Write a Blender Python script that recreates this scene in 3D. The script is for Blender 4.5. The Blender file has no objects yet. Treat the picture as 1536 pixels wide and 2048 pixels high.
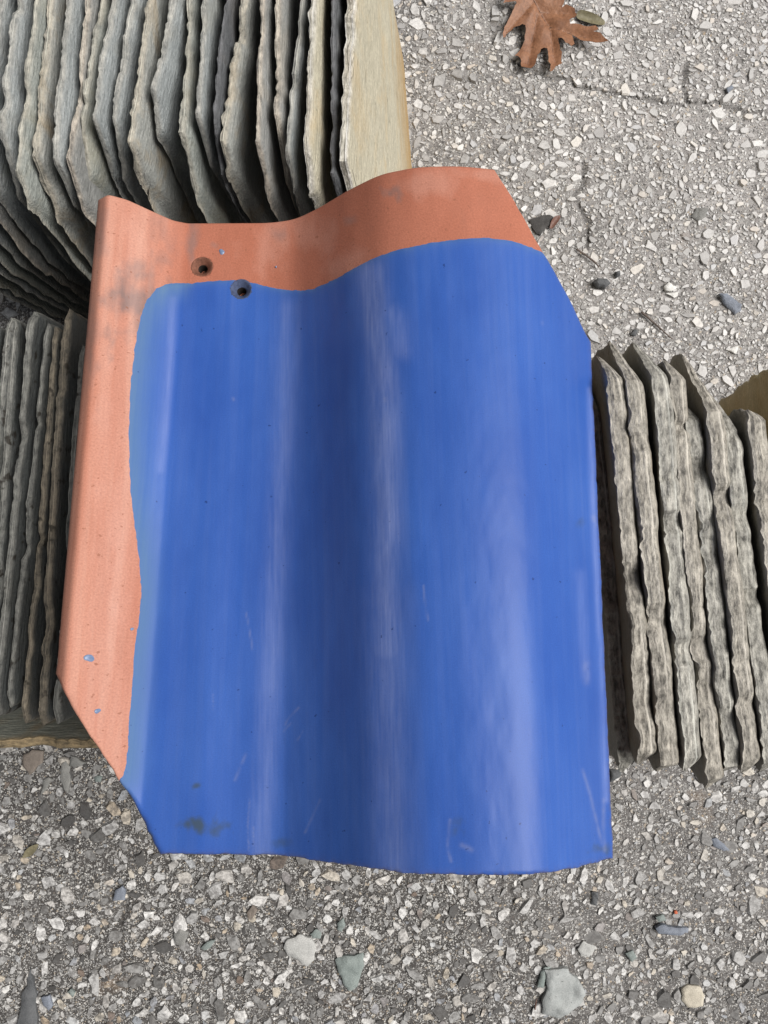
import bpy, bmesh, math, random
import numpy as np
from mathutils import Vector, geometry

# ------------------------------------------------------------------ camera, sky, sun, exposure
scene = bpy.context.scene
COL = scene.collection
F = 1650.0          # focal length in pixels of the 1536 x 2048 photograph
CX, CY = 768.0, 1024.0
H = 0.90            # eye height of the camera over the asphalt, looking straight down

cam_d = bpy.data.cameras.new("camera")
cam = bpy.data.objects.new("camera", cam_d)
COL.objects.link(cam)
cam.location = (0, 0, H)
cam.rotation_euler = (0, 0, 0)
cam_d.sensor_fit = 'VERTICAL'
cam_d.sensor_height = 36.0
cam_d.lens = 36.0 * F / 2048.0
cam_d.clip_start = 0.01
cam_d.clip_end = 300
scene.camera = cam

SUN_EL, SUN_AZ = math.radians(54), math.radians(80)     # azimuth measured from +Y towards +X
world = bpy.data.worlds.new("World")
scene.world = world
world.use_nodes = True
wn, wl = world.node_tree.nodes, world.node_tree.links
wn.clear()
sky = wn.new('ShaderNodeTexSky')
sky.sky_type = 'NISHITA'
sky.sun_disc = False
sky.sun_elevation = SUN_EL
sky.sun_rotation = SUN_AZ
sky.air_density = 1.0
sky.dust_density = 4.0
hs = wn.new('ShaderNodeHueSaturation')
hs.inputs['Saturation'].default_value = 0.22           # overcast: the blue is veiled by cloud
bg = wn.new('ShaderNodeBackground')
bg.inputs['Strength'].default_value = 0.040
wo = wn.new('ShaderNodeOutputWorld')
wl.new(sky.outputs[0], hs.inputs['Color'])
wl.new(hs.outputs[0], bg.inputs['Color'])
wl.new(bg.outputs[0], wo.inputs['Surface'])

sun_d = bpy.data.lights.new("sun", 'SUN')
sun_d.energy = 3.4
sun_d.angle = math.radians(40)
sun_d.color = (1.0, 0.975, 0.945)
sun = bpy.data.objects.new("sun", sun_d)
COL.objects.link(sun)
sdir = Vector((math.cos(SUN_EL) * math.sin(SUN_AZ), math.cos(SUN_EL) * math.cos(SUN_AZ), math.sin(SUN_EL)))
sun.rotation_euler = sdir.to_track_quat('Z', 'Y').to_euler()
sun.location = sdir * 5

scene.view_settings.view_transform = 'Standard'
scene.view_settings.look = 'None'
scene.view_settings.gamma = 1.0
scene.view_settings.exposure = 0.5

# ------------------------------------------------------------------ helpers
def fract(a):
    return a - np.floor(a)

def lattice(ix, iy, seed):
    return fract(np.sin(ix * 127.1 + iy * 311.7 + seed * 74.7) * 43758.5453)

def vnoise(x, y, seed=0):
    x = np.asarray(x, float); y = np.asarray(y, float)
    ix, iy = np.floor(x), np.floor(y)
    fx, fy = x - ix, y - iy
    fx = fx * fx * (3 - 2 * fx); fy = fy * fy * (3 - 2 * fy)
    a = lattice(ix, iy, seed); b = lattice(ix + 1, iy, seed)
    c = lattice(ix, iy + 1, seed); d = lattice(ix + 1, iy + 1, seed)
    return (a + (b - a) * fx) * (1 - fy) + (c + (d - c) * fx) * fy

def fbm(x, y, seed=0, octv=4, gain=0.5):
    """-1 .. 1"""
    x = np.asarray(x, float); y = np.asarray(y, float)
    out = np.zeros(np.broadcast(x, y).shape); amp, tot = 1.0, 0.0
    for k in range(octv):
        out = out + amp * (vnoise(x, y, seed + 13 * k) * 2 - 1)
        tot += amp; amp *= gain; x = x * 2.03 + 7.1; y = y * 2.03 + 3.3
    return out / tot * 1.6

def sstep(e0, e1, x):
    t = np.clip((x - e0) / (e1 - e0), 0, 1)
    return t * t * (3 - 2 * t)

def build_mesh(name, verts, loops, totals, mat=None, smooth=True, smooth_mask=None, mats=None, mat_idx=None):
    me = bpy.data.meshes.new(name)
    verts = np.asarray(verts, np.float32); loops = np.asarray(loops, np.int32).ravel()
    totals = np.asarray(totals, np.int32)
    starts = np.concatenate(([0], np.cumsum(totals)[:-1])).astype(np.int32)
    me.vertices.add(len(verts)); me.vertices.foreach_set('co', verts.ravel())
    me.loops.add(len(loops)); me.loops.foreach_set('vertex_index', loops)
    me.polygons.add(len(totals)); me.polygons.foreach_set('loop_start', starts)
    me.polygons.foreach_set('loop_total', totals)
    sm = np.full(len(totals), bool(smooth)) if smooth_mask is None else np.asarray(smooth_mask, bool)
    me.polygons.foreach_set('use_smooth', sm)
    for m in (mats or ([mat] if mat else [])):
        me.materials.append(m)
    if mat_idx is not None:
        me.polygons.foreach_set('material_index', np.asarray(mat_idx, np.int32))
    me.update(calc_edges=True)
    me.validate()
    return me

def attr(me, name, values):
    a = me.attributes.new(name, 'FLOAT', 'POINT')
    a.data.foreach_set('value', np.asarray(values, np.float32))

def link(name, me, parent=None, loc=(0, 0, 0), rotz=0.0):
    o = bpy.data.objects.new(name, me)
    COL.objects.link(o)
    o.location = loc
    o.rotation_euler = (0, 0, rotz)
    if parent is not None:
        o.parent = parent
    return o

def tag(o, label, cat, group=None, kind=None):
    o['label'] = label
    if cat: o['category'] = cat
    if group: o['group'] = group
    if kind: o['kind'] = kind
    return o

def gpt(px, py, z=0.0):
    """point at height z over the ground that the photograph shows at px, py"""
    d = H - z
    return ((px - CX) / F * d, (CY - py) / F * d)

# ------------------------------------------------------------------ node helper
class NT:
    def __init__(self, name):
        self.m = bpy.data.materials.new(name); self.m.use_nodes = True
        self.t = self.m.node_tree; self.t.nodes.clear()
        self.out = self.t.nodes.new('ShaderNodeOutputMaterial')
        self.b = self.t.nodes.new('ShaderNodeBsdfPrincipled')
        self.t.links.new(self.b.outputs[0], self.out.inputs['Surface'])
    def set(self, sock, v):
        if hasattr(v, 'is_linked') or isinstance(v, bpy.types.NodeSocket):
            self.t.links.new(v, sock)
        else:
            if isinstance(v, (tuple, list)) and len(v) == 3 and sock.type == 'RGBA': v = (*v, 1)
            sock.default_value = v
    def node(self, typ, out=0, props=None, **kw):
        n = self.t.nodes.new(typ)
        for k, v in (props or {}).items(): setattr(n, k, v)
        for k, v in kw.items():
            key = k.replace('_', ' ')
            s = n.inputs[key] if key in n.inputs else n.inputs[int(k[1:])]
            self.set(s, v)
        return n.outputs[out]
    def attr(self, name, out='Fac'):
        n = self.t.nodes.new('ShaderNodeAttribute'); n.attribute_name = name
        return n.outputs[out]
    def math(self, op, a, b=0.0, clamp=False):
        n = self.t.nodes.new('ShaderNodeMath'); n.operation = op; n.use_clamp = clamp
        self.set(n.inputs[0], a); self.set(n.inputs[1], b)
        return n.outputs[0]
    def mix(self, f, a, b, mode='MIX'):
        n = self.t.nodes.new('ShaderNodeMix'); n.data_type = 'RGBA'; n.blend_type = mode
        n.clamp_factor = True
        self.set(n.inputs[0], f); self.set(n.inputs[6], a); self.set(n.inputs[7], b)
        return n.outputs[2]
    def ramp(self, f, stops, mode='LINEAR'):
        n = self.t.nodes.new('ShaderNodeValToRGB'); r = n.color_ramp; r.interpolation = mode
        while len(r.elements) < len(stops): r.elements.new(0.5)
        for e, (p, c) in zip(r.elements, stops):
            e.position = p
            e.color = (c, c, c, 1) if isinstance(c, (int, float)) else (*c, 1)
        self.set(n.inputs[0], f)
        return n.outputs[0]
    def coord(self, out='Object'):
        return self.t.nodes.new('ShaderNodeTexCoord').outputs[out]
    def mapping(self, vec, scale=(1, 1, 1), loc=(0, 0, 0), rot=(0, 0, 0)):
        n = self.t.nodes.new('ShaderNodeMapping')
        self.set(n.inputs['Vector'], vec); self.set(n.inputs['Scale'], scale)
        self.set(n.inputs['Location'], loc); self.set(n.inputs['Rotation'], rot)
        return n.outputs[0]
    def noise(self, vec, scale, detail=4, rough=0.55, dist=0.0):
        return self.node('ShaderNodeTexNoise', Vector=vec, Scale=scale, Detail=detail, Roughness=rough, Distortion=dist)
    def bump(self, h, strength=0.5, dist=0.001, normal=None):
        n = self.t.nodes.new('ShaderNodeBump')
        self.set(n.inputs['Height'], h); n.inputs['Strength'].default_value = strength
        n.inputs['Distance'].default_value = dist
        if normal is not None: self.set(n.inputs['Normal'], normal)
        return n.outputs[0]
    def fin(self, color=None, rough=None, normal=None, spec=None, **kw):
        if color is not None: self.set(self.b.inputs['Base Color'], color)
        if rough is not None: self.set(self.b.inputs['Roughness'], rough)
        if normal is not None: self.set(self.b.inputs['Normal'], normal)
        if spec is not None: self.set(self.b.inputs['Specular IOR Level'], spec)
        for k, v in kw.items(): self.set(self.b.inputs[k.replace('_', ' ')], v)
        return self.m

# ------------------------------------------------------------------ ground: worn asphalt
def asphalt_material():
    n = NT("worn_asphalt")
    co = n.coord('Object')
    big = n.noise(co, 5.0, 4, 0.6)
    mid = n.noise(co, 45.0, 4, 0.6)
    fine = n.noise(co, 900.0, 3, 0.6)
    base = n.ramp(mid, [(0.3, (0.036, 0.033, 0.031)), (0.7, (0.082, 0.075, 0.070))])
    worn_lit = n.math('MULTIPLY', n.attr('worn_lit'), n.ramp(big, [(0.2, 0.55), (0.7, 1.0)]))  # partly wear, partly the ground's uneven light painted into the colour
    base = n.mix(worn_lit, base, n.ramp(mid, [(0.3, (0.23, 0.215, 0.205)), (0.7, (0.46, 0.435, 0.42))]))
    cow = n.node('ShaderNodeVectorMath', 0, {'operation': 'ADD'}, _0=co, _1=n.node('ShaderNodeVectorMath', 0, {'operation': 'SCALE'}, _0=n.node('ShaderNodeTexNoise', 1, Vector=co, Scale=500.0), Scale=0.0015))
    def grains(sc, lo, hi):
        e = n.t.nodes.new('ShaderNodeTexVoronoi'); e.feature = 'DISTANCE_TO_EDGE'; e.inputs['Scale'].default_value = sc; n.set(e.inputs['Vector'], cow)
        v = n.t.nodes.new('ShaderNodeTexVoronoi'); v.inputs['Scale'].default_value = sc; n.set(v.inputs['Vector'], cow)
        r_ = n.node('ShaderNodeSeparateColor', 0, Color=v.outputs['Color'])
        edge = n.ramp(e.outputs['Distance'], [(0.04, 0.0), (0.12, 1.0)])
        return n.math('MULTIPLY', edge, n.ramp(r_, [(lo, 0.0), (hi, 1.0)])), n.node('ShaderNodeSeparateColor', 1, Color=v.outputs['Color'])
    pal = [(0.0, (0.055, 0.052, 0.05)), (0.2, (0.13, 0.125, 0.12)), (0.45, (0.27, 0.262, 0.25)), (0.7, (0.42, 0.41, 0.39)), (0.88, (0.56, 0.55, 0.52)), (1.0, (0.34, 0.27, 0.19))]
    k1, r1 = grains(900.0, 0.50, 0.62)
    k2, r2 = grains(430.0, 0.62, 0.70)
    col = n.mix(k1, base, n.ramp(r1, pal))
    col = n.mix(n.math('MULTIPLY', k2, 0.9), col, n.ramp(r2, pal))
    speck = n.math('MAXIMUM', k1, k2); keep = 1.0
    rust = n.ramp(n.noise(co, 11.0, 5, 0.65), [(0.62, 0.0), (0.78, 0.35)])
    col = n.mix(rust, col, (0.33, 0.21, 0.115))
    crack = n.attr('crack')
    col = n.mix(n.math('MULTIPLY', crack, 0.5), col, (0.03, 0.027, 0.025))
    hgt = n.math('ADD', n.math('MULTIPLY', fine, 0.6), n.math('MULTIPLY', speck, keep))
    return n.fin(col, 0.9, n.bump(hgt, 0.6, 0.0012), 0.25)

CRACKS = [  # px polylines of the cracks in the paving
    [(1020, 120), (1090, 150), (1150, 168), (1215, 185), (1265, 190), (1330, 205), (1375, 207), (1440, 203), (1462, 215), (1500, 227), (1545, 222), (1600, 250)],
    [(1366, 90), (1370, 150), (1366, 175), (1375, 205)],
    [(1168, 330), (1170, 365), (1152, 385), (1160, 420), (1178, 445), (1172, 500)],
    [(1020, 1770), (1024, 1800), (1022, 1850)],
    [(262, 1775), (256, 1800), (240, 1860), (245, 1900)],
]
CR = [np.array([gpt(*p) for p in c]) for c in CRACKS]

def crack_dist(X, Y):
    d = np.full(X.shape, 9.0)
    wob = 0.0025
    Xw = X + wob * fbm(X * 90, Y * 90, 5); Yw = Y + wob * fbm(X * 90, Y * 90, 9)
    for c in CR:
        for (a, b) in zip(c[:-1], c[1:]):
            ab = b - a; L2 = (ab ** 2).sum()
            t = np.clip(((Xw - a[0]) * ab[0] + (Yw - a[1]) * ab[1]) / L2, 0, 1)
            d = np.minimum(d, np.hypot(Xw - a[0] - t * ab[0], Yw - a[1] - t * ab[1]))
    return d

def worn_lit_at(X, Y):
    """bitumen wear baring pale dust and stone, plus brighter light painted in towards the upper right"""
    w = 0.34 + 1.1 * (0.75 * X + 0.75 * Y) + 0.22 * fbm(X * 4.0, Y * 4.0, 31) + 0.10 * fbm(X * 16, Y * 16, 37)
    return np.clip(w, 0, 1)

def ground_z(X, Y):
    z = 0.0011 * fbm(X * 18, Y * 18, 3) + 0.0008 * fbm(X * 120, Y * 120, 4, 3)
    return z

M_ASPH = asphalt_material()
xs = np.concatenate(([-60, -20, -6, -2, -1.1], np.arange(-0.72, 0.7201, 0.0024), [1.1, 2, 6, 20, 60]))
ys = np.concatenate(([-60, -20, -6, -2, -1.1], np.arange(-0.84, 0.8401, 0.0024), [1.1, 2, 6, 20, 60]))
GX, GY = np.meshgrid(xs, ys)
cd = crack_dist(GX, GY)
inner = (np.abs(GX) < 0.73) & (np.abs(GY) < 0.85)
GZ = np.where(inner, ground_z(GX, GY), 0.0)
crk = np.where(inner, np.exp(-(cd / 0.0024) ** 2) * np.clip(2.2 * vnoise(GX * 40, GY * 40, 8) - 0.2, 0, 1), 0)
GZ = GZ - 0.003 * crk
ny, nx = GX.shape
idx = np.arange(nx * ny).reshape(ny, nx)
q = np.stack([idx[:-1, :-1], idx[:-1, 1:], idx[1:, 1:], idx[1:, :-1]], -1).reshape(-1, 4)
gm = build_mesh("ground", np.stack([GX, GY, GZ], -1).reshape(-1, 3), q, np.full(len(q), 4), M_ASPH)
attr(gm, 'crack', crk.ravel())
attr(gm, 'worn_lit', worn_lit_at(GX, GY).ravel())
g = link("ground", gm)
g['kind'] = 'structure'; g['label'] = "weathered grey asphalt with exposed pale aggregate and thin cracks"

# the exposed stone chips of the asphalt: countless, one object
def aggregate_material():
    n = NT("asphalt_aggregate")
    isl = n.t.nodes.new('ShaderNodeNewGeometry').outputs['Random Per Island']
    co = n.coord('Object')
    col = n.ramp(isl, [(0.0, (0.07, 0.068, 0.066)), (0.09, (0.15, 0.146, 0.14)), (0.20, (0.25, 0.245, 0.236)),
                       (0.33, (0.36, 0.354, 0.344)), (0.45, (0.48, 0.472, 0.46)), (0.60, (0.62, 0.607, 0.585)),
                       (0.74, (0.43, 0.41, 0.385)), (0.80, (0.56, 0.51, 0.43)), (0.845, (0.38, 0.30, 0.215)),
                       (0.87, (0.68, 0.67, 0.645)), (0.93, (0.27, 0.285, 0.305)), (0.97, (0.38, 0.385, 0.40)), (1.0, (0.19, 0.145, 0.115))])
    nz = n.noise(co, 330, 5, 0.7)
    col = n.mix(1.0, col, n.ramp(nz, [(0.3, 0.5), (0.55, 0.98), (0.7, 1.12)]), 'MULTIPLY')
    col = n.mix(n.math('MULTIPLY', n.math('SUBTRACT', 1.0, n.attr('film_shade')), 0.62), col, (0.70, 0.68, 0.66))  # stones paler to the upper right: light painted on top of wear
    dust = n.math('MULTIPLY', n.attr('film_shade'), n.ramp(n.noise(co, 150, 4, 0.7), [(0.46, 0.0), (0.60, 0.6)]))
    col = n.mix(dust, col, (0.066, 0.060, 0.056))
    return n.fin(col, 0.75, n.bump(n.noise(co, 1100, 3, 0.6), 0.35, 0.0008), 0.3)

def make_aggregate():
    rnd = np.random.default_rng(7)
    cell = 0.006
    occ = {}
    X0, X1, Y0, Y1 = -0.70, 0.70, -0.82, 0.82
    stones = []
    def tryput(n, rlo, rhi, power, slack):
        px = rnd.uniform(X0, X1, n); py = rnd.uniform(Y0, Y1, n)
        rr = rlo + (rhi - rlo) * rnd.random(n) ** power
        cdx = crack_dist(px, py)
        dens = vnoise(px * 9, py * 9, 51) * 0.6 + vnoise(px * 30, py * 30, 52) * 0.4
        keep = (cdx > 0.0016 + 0.35 * rr) & (rnd.random(n) < 0.35 + 1.0 * dens)
        wn_ = worn_lit_at(px, py)
        rr = rr * np.where(rr > 0.0024, 1.36 - 0.40 * wn_, 1.0)
        keep &= (rr > 0.0026) | (rnd.random(n) < 0.10 + 1.0 * wn_)
        for x, y, r, k in zip(px, py, rr, keep):
            if not k: continue
            cx, cy = int(math.floor(x / cell)), int(math.floor(y / cell))
            ok = True
            for i in (-2, -1, 0, 1, 2):
                for j in (-2, -1, 0, 1, 2):
                    for (x2, y2, r2) in occ.get((cx + i, cy + j), ()):
                        lim = (r + r2) * slack
                        if (x - x2) ** 2 + (y - y2) ** 2 < lim * lim: ok = False; break
                    if not ok: break
                if not ok: break
            if ok:
                occ.setdefault((cx, cy), []).append((x, y, r)); stones.append((x, y, r))
    tryput(8000, 0.0042, 0.0080, 2.2, 0.84)
    tryput(34000, 0.0025, 0.0043, 1.1, 0.82)
    tryput(90000, 0.0013, 0.0026, 1.0, 0.78)
    tryput(90000, 0.0008, 0.0014, 1.0, 0.78)
    S = np.array(stones); N = len(S)
    film_shade = 1 - 0.85 * worn_lit_at(S[:, 0], S[:, 1])  # bitumen cover that also carries painted shade towards the lower left
    K = 7
    ang = (np.arange(K)[None, :] + rnd.uniform(-0.42, 0.42, (N, K))) * (2 * math.pi / K)
    rad = S[:, 2:3] * rnd.uniform(0.66, 1.28, (N, K))
    el = rnd.uniform(0.48, 1.0, (N, 1)); th = rnd.uniform(0, math.pi, (N, 1))
    lx = rad * np.cos(ang) * 1.2; ly = rad * np.sin(ang) * el
    bx = lx * np.cos(th) - ly * np.sin(th); by = lx * np.sin(th) + ly * np.cos(th)
    hgt = S[:, 2:3] * rnd.uniform(0.06, 0.34, (N, 1)) + 0.0004
    tx = rnd.normal(0, 0.10, (N, 1)); ty = rnd.normal(0, 0.10, (N, 1))
    gz = ground_z(S[:, 0], S[:, 1])[:, None]
    inset = rnd.uniform(0.70, 0.92, (N, K))
    ox = rnd.normal(0, 0.08, (N, 1)) * S[:, 2:3]; oy = rnd.normal(0, 0.08, (N, 1)) * S[:, 2:3]
    topx, topy = bx * inset + ox, by * inset + oy
    V0 = np.stack([S[:, 0:1] + bx, S[:, 1:2] + by, np.broadcast_to(gz - 0.0012, bx.shape)], -1)
    V1 = np.stack([S[:, 0:1] + topx, S[:, 1:2] + topy, gz + hgt + topx * tx + topy * ty], -1)
    V = np.concatenate([V0, V1], 1).reshape(-1, 3)
    base = (np.arange(N) * 2 * K)[:, None]
    k = np.arange(K)
    side = np.stack([k, (k + 1) % K, (k + 1) % K + K, k + K], -1).reshape(1, -1) + base      # N, 4K
    top = (k + K)[None, :] + base
    loops = np.concatenate([side, top], 1)
    totals = np.tile(np.array([4] * K + [K]), N)
    me = build_mesh("asphalt_aggregate", V, loops, totals, aggregate_material(), smooth=False)
    attr(me, 'film_shade', np.repeat(film_shade, 2 * K))
    o = link("aggregate", me)
    tag(o, "pale angular stone chips set in the asphalt surface", "gravel", kind='stuff')
make_aggregate()

# ------------------------------------------------------------------ slates
def slate_material(name, c_lo, c_hi, stain, stain_amt, rimc, spots=0.0, streak=0.4, rim_amt=0.6, foot=None, ang=28, wood=0.9):
    n = NT(name)
    obi = n.t.nodes.new('ShaderNodeObjectInfo').outputs['Random']
    off = n.math('MULTIPLY', obi, 37.0)
    comb = n.node('ShaderNodeCombineXYZ', 0, X=off, Y=n.math('MULTIPLY', off, 0.37), Z=off)
    co = n.node('ShaderNodeVectorMath', 0, {'operation': 'ADD'}, _0=n.coord('Object'), _1=comb)
    big = n.noise(co, 16, 4, 0.6, 0.4)
    diag = n.noise(n.mapping(co, (30, 260, 130), rot=(0, math.radians(ang), 0)), 3.2, 5, 0.65)
    fine = n.noise(co, 520, 4, 0.65)
    clv = n.noise(n.mapping(co, (22, 900, 40)), 1.0, 4, 0.6)
    col = n.ramp(big, [(0.28, c_lo), (0.72, c_hi)])
    col = n.mix(streak, col, n.ramp(diag, [(0.25, tuple(0.45 * a for a in c_lo)), (0.5, tuple(0.5 * (a + b) for a, b in zip(c_lo, c_hi))), (0.78, tuple(1.45 * b for b in c_hi))]))
    col = n.mix(1.0, col, n.ramp(fine, [(0.25, 0.72), (0.75, 1.22)]), 'MULTIPLY')
    st = n.ramp(n.noise(co, 21, 5, 0.62, 0.6), [(0.50, 0.0), (0.66, 1.0)])
    col = n.mix(n.math('MULTIPLY', st, stain_amt), col, stain)
    rim = n.attr('rim')
    chip = n.ramp(n.noise(n.mapping(co, (75, 150, 110)), 1.5, 6, 0.74), [(0.34, tuple(0.22 * a for a in rimc)), (0.5, tuple(0.85 * a for a in rimc)), (0.70, tuple(min(0.8, 1.65 * a) for a in rimc))])
    rimf = n.math('MULTIPLY', n.math('ADD', n.math('MULTIPLY', rim, 1.3), n.math('MULTIPLY', n.math('SUBTRACT', fine, 0.5), 0.8), True), rim_amt, True)
    col = n.mix(rimf, col, chip)
    col = n.mix(n.math('MULTIPLY', n.attr('arris'), 0.75), col, tuple(min(0.75, 2.0 * a + 0.06) for a in rimc))
    if foot:
        z = n.node('ShaderNodeSeparateXYZ', 2, Vector=n.coord('Object'))
        wob = n.math('ADD', z, n.math('MULTIPLY', n.math('SUBTRACT', n.noise(n.mapping(co, (14, 30, 60)), 1.0, 5, 0.65), 0.5), 0.20))
        col = n.mix(n.ramp(wob, [(0.02, 0.85), (0.13, 0.0)]), col, n.mix(diag, tuple(0.55 * a for a in foot), foot))
        ck = n.ramp(n.noise(n.mapping(co, (5, 60, 70), rot=(0, math.radians(8), 0)), 1.0, 2, 0.5, 1.0), [(0.495, 0.0), (0.500, 0.8), (0.505, 0.0)])
        col = n.mix(ck, col, tuple(0.3 * a for a in c_lo))
    if spots:
        sp = n.ramp(n.noise(co, 75, 3, 0.6), [(0.60, 0.0), (0.66, 1.0)])
        col = n.mix(n.math('MULTIPLY', sp, spots), col, (0.022, 0.018, 0.013))
    hgt = n.math('ADD', n.math('ADD', n.math('MULTIPLY', diag, wood), n.math('MULTIPLY', n.noise(n.mapping(co, (75, 150, 110)), 1.5, 6, 0.74), 1.6 - 1.2 * wood)), n.math('MULTIPLY', clv, 0.45))
    return n.fin(col, 0.62, n.bump(hgt, 0.75, 0.0022), 0.35)

SM = {
    'grey':   slate_material("grey_slate", (0.187, 0.203, 0.204), (0.328, 0.352, 0.354), (0.315, 0.268, 0.172), 0.16, (0.367, 0.345, 0.301)),
    'green':  slate_material("grey_green_slate", (0.198, 0.213, 0.196), (0.339, 0.360, 0.335), (0.303, 0.256, 0.153), 0.28, (0.390, 0.358, 0.295)),
    'ochre':  slate_material("ochre_stained_slate", (0.198, 0.205, 0.194), (0.339, 0.348, 0.326), (0.292, 0.208, 0.104), 0.6, (0.413, 0.363, 0.283)),
    'brown':  slate_material("brown_edged_slate", (0.181, 0.185, 0.178), (0.317, 0.320, 0.309), (0.269, 0.226, 0.165), 0.28, (0.401, 0.351, 0.290), rim_amt=0.8),
    'dark':   slate_material("dark_slate", (0.060, 0.064, 0.070), (0.126, 0.130, 0.134), (0.156, 0.120, 0.084), 0.2, (0.120, 0.120, 0.126)),
    'straw':  slate_material("straw_coloured_slate", (0.40, 0.365, 0.27), (0.52, 0.485, 0.375), (0.50, 0.35, 0.16), 0.35, (0.46, 0.44, 0.40), streak=0.55, rim_amt=0.7, foot=(0.46, 0.29, 0.11), ang=4),
    'spotty': slate_material("black_spotted_slate", (0.050, 0.054, 0.054), (0.091, 0.099, 0.097), (0.079, 0.072, 0.052), 0.2, (0.234, 0.229, 0.205), spots=0.9, streak=0.25),
    'tanedge': slate_material("tan_edged_slate", (0.045, 0.050, 0.050), (0.083, 0.090, 0.091), (0.086, 0.071, 0.050), 0.25, (0.233, 0.194, 0.140), spots=0.8, streak=0.25, rim_amt=0.7),
    'earth':  slate_material("earthy_slate", (0.158, 0.144, 0.119), (0.295, 0.278, 0.237), (0.267, 0.190, 0.107), 0.3, (0.346, 0.320, 0.275), rim_amt=0.95, streak=0.25, wood=0.3),
    'earthgrey': slate_material("weathered_grey_slate", (0.157, 0.152, 0.135), (0.295, 0.287, 0.258), (0.240, 0.186, 0.120), 0.25, (0.355, 0.340, 0.300), rim_amt=0.95, streak=0.25, wood=0.3),
    'gold':   slate_material("golden_brown_slate", (0.352, 0.264, 0.120), (0.576, 0.456, 0.240), (0.432, 0.288, 0.112), 0.4, (0.576, 0.480, 0.304), streak=0.35),
    'bed':    slate_material("mossy_flat_slate", (0.17, 0.18, 0.15), (0.27, 0.275, 0.235), (0.28, 0.17, 0.07), 0.4, (0.30, 0.22, 0.12), streak=0.25, rim_amt=0.9),
}

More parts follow.
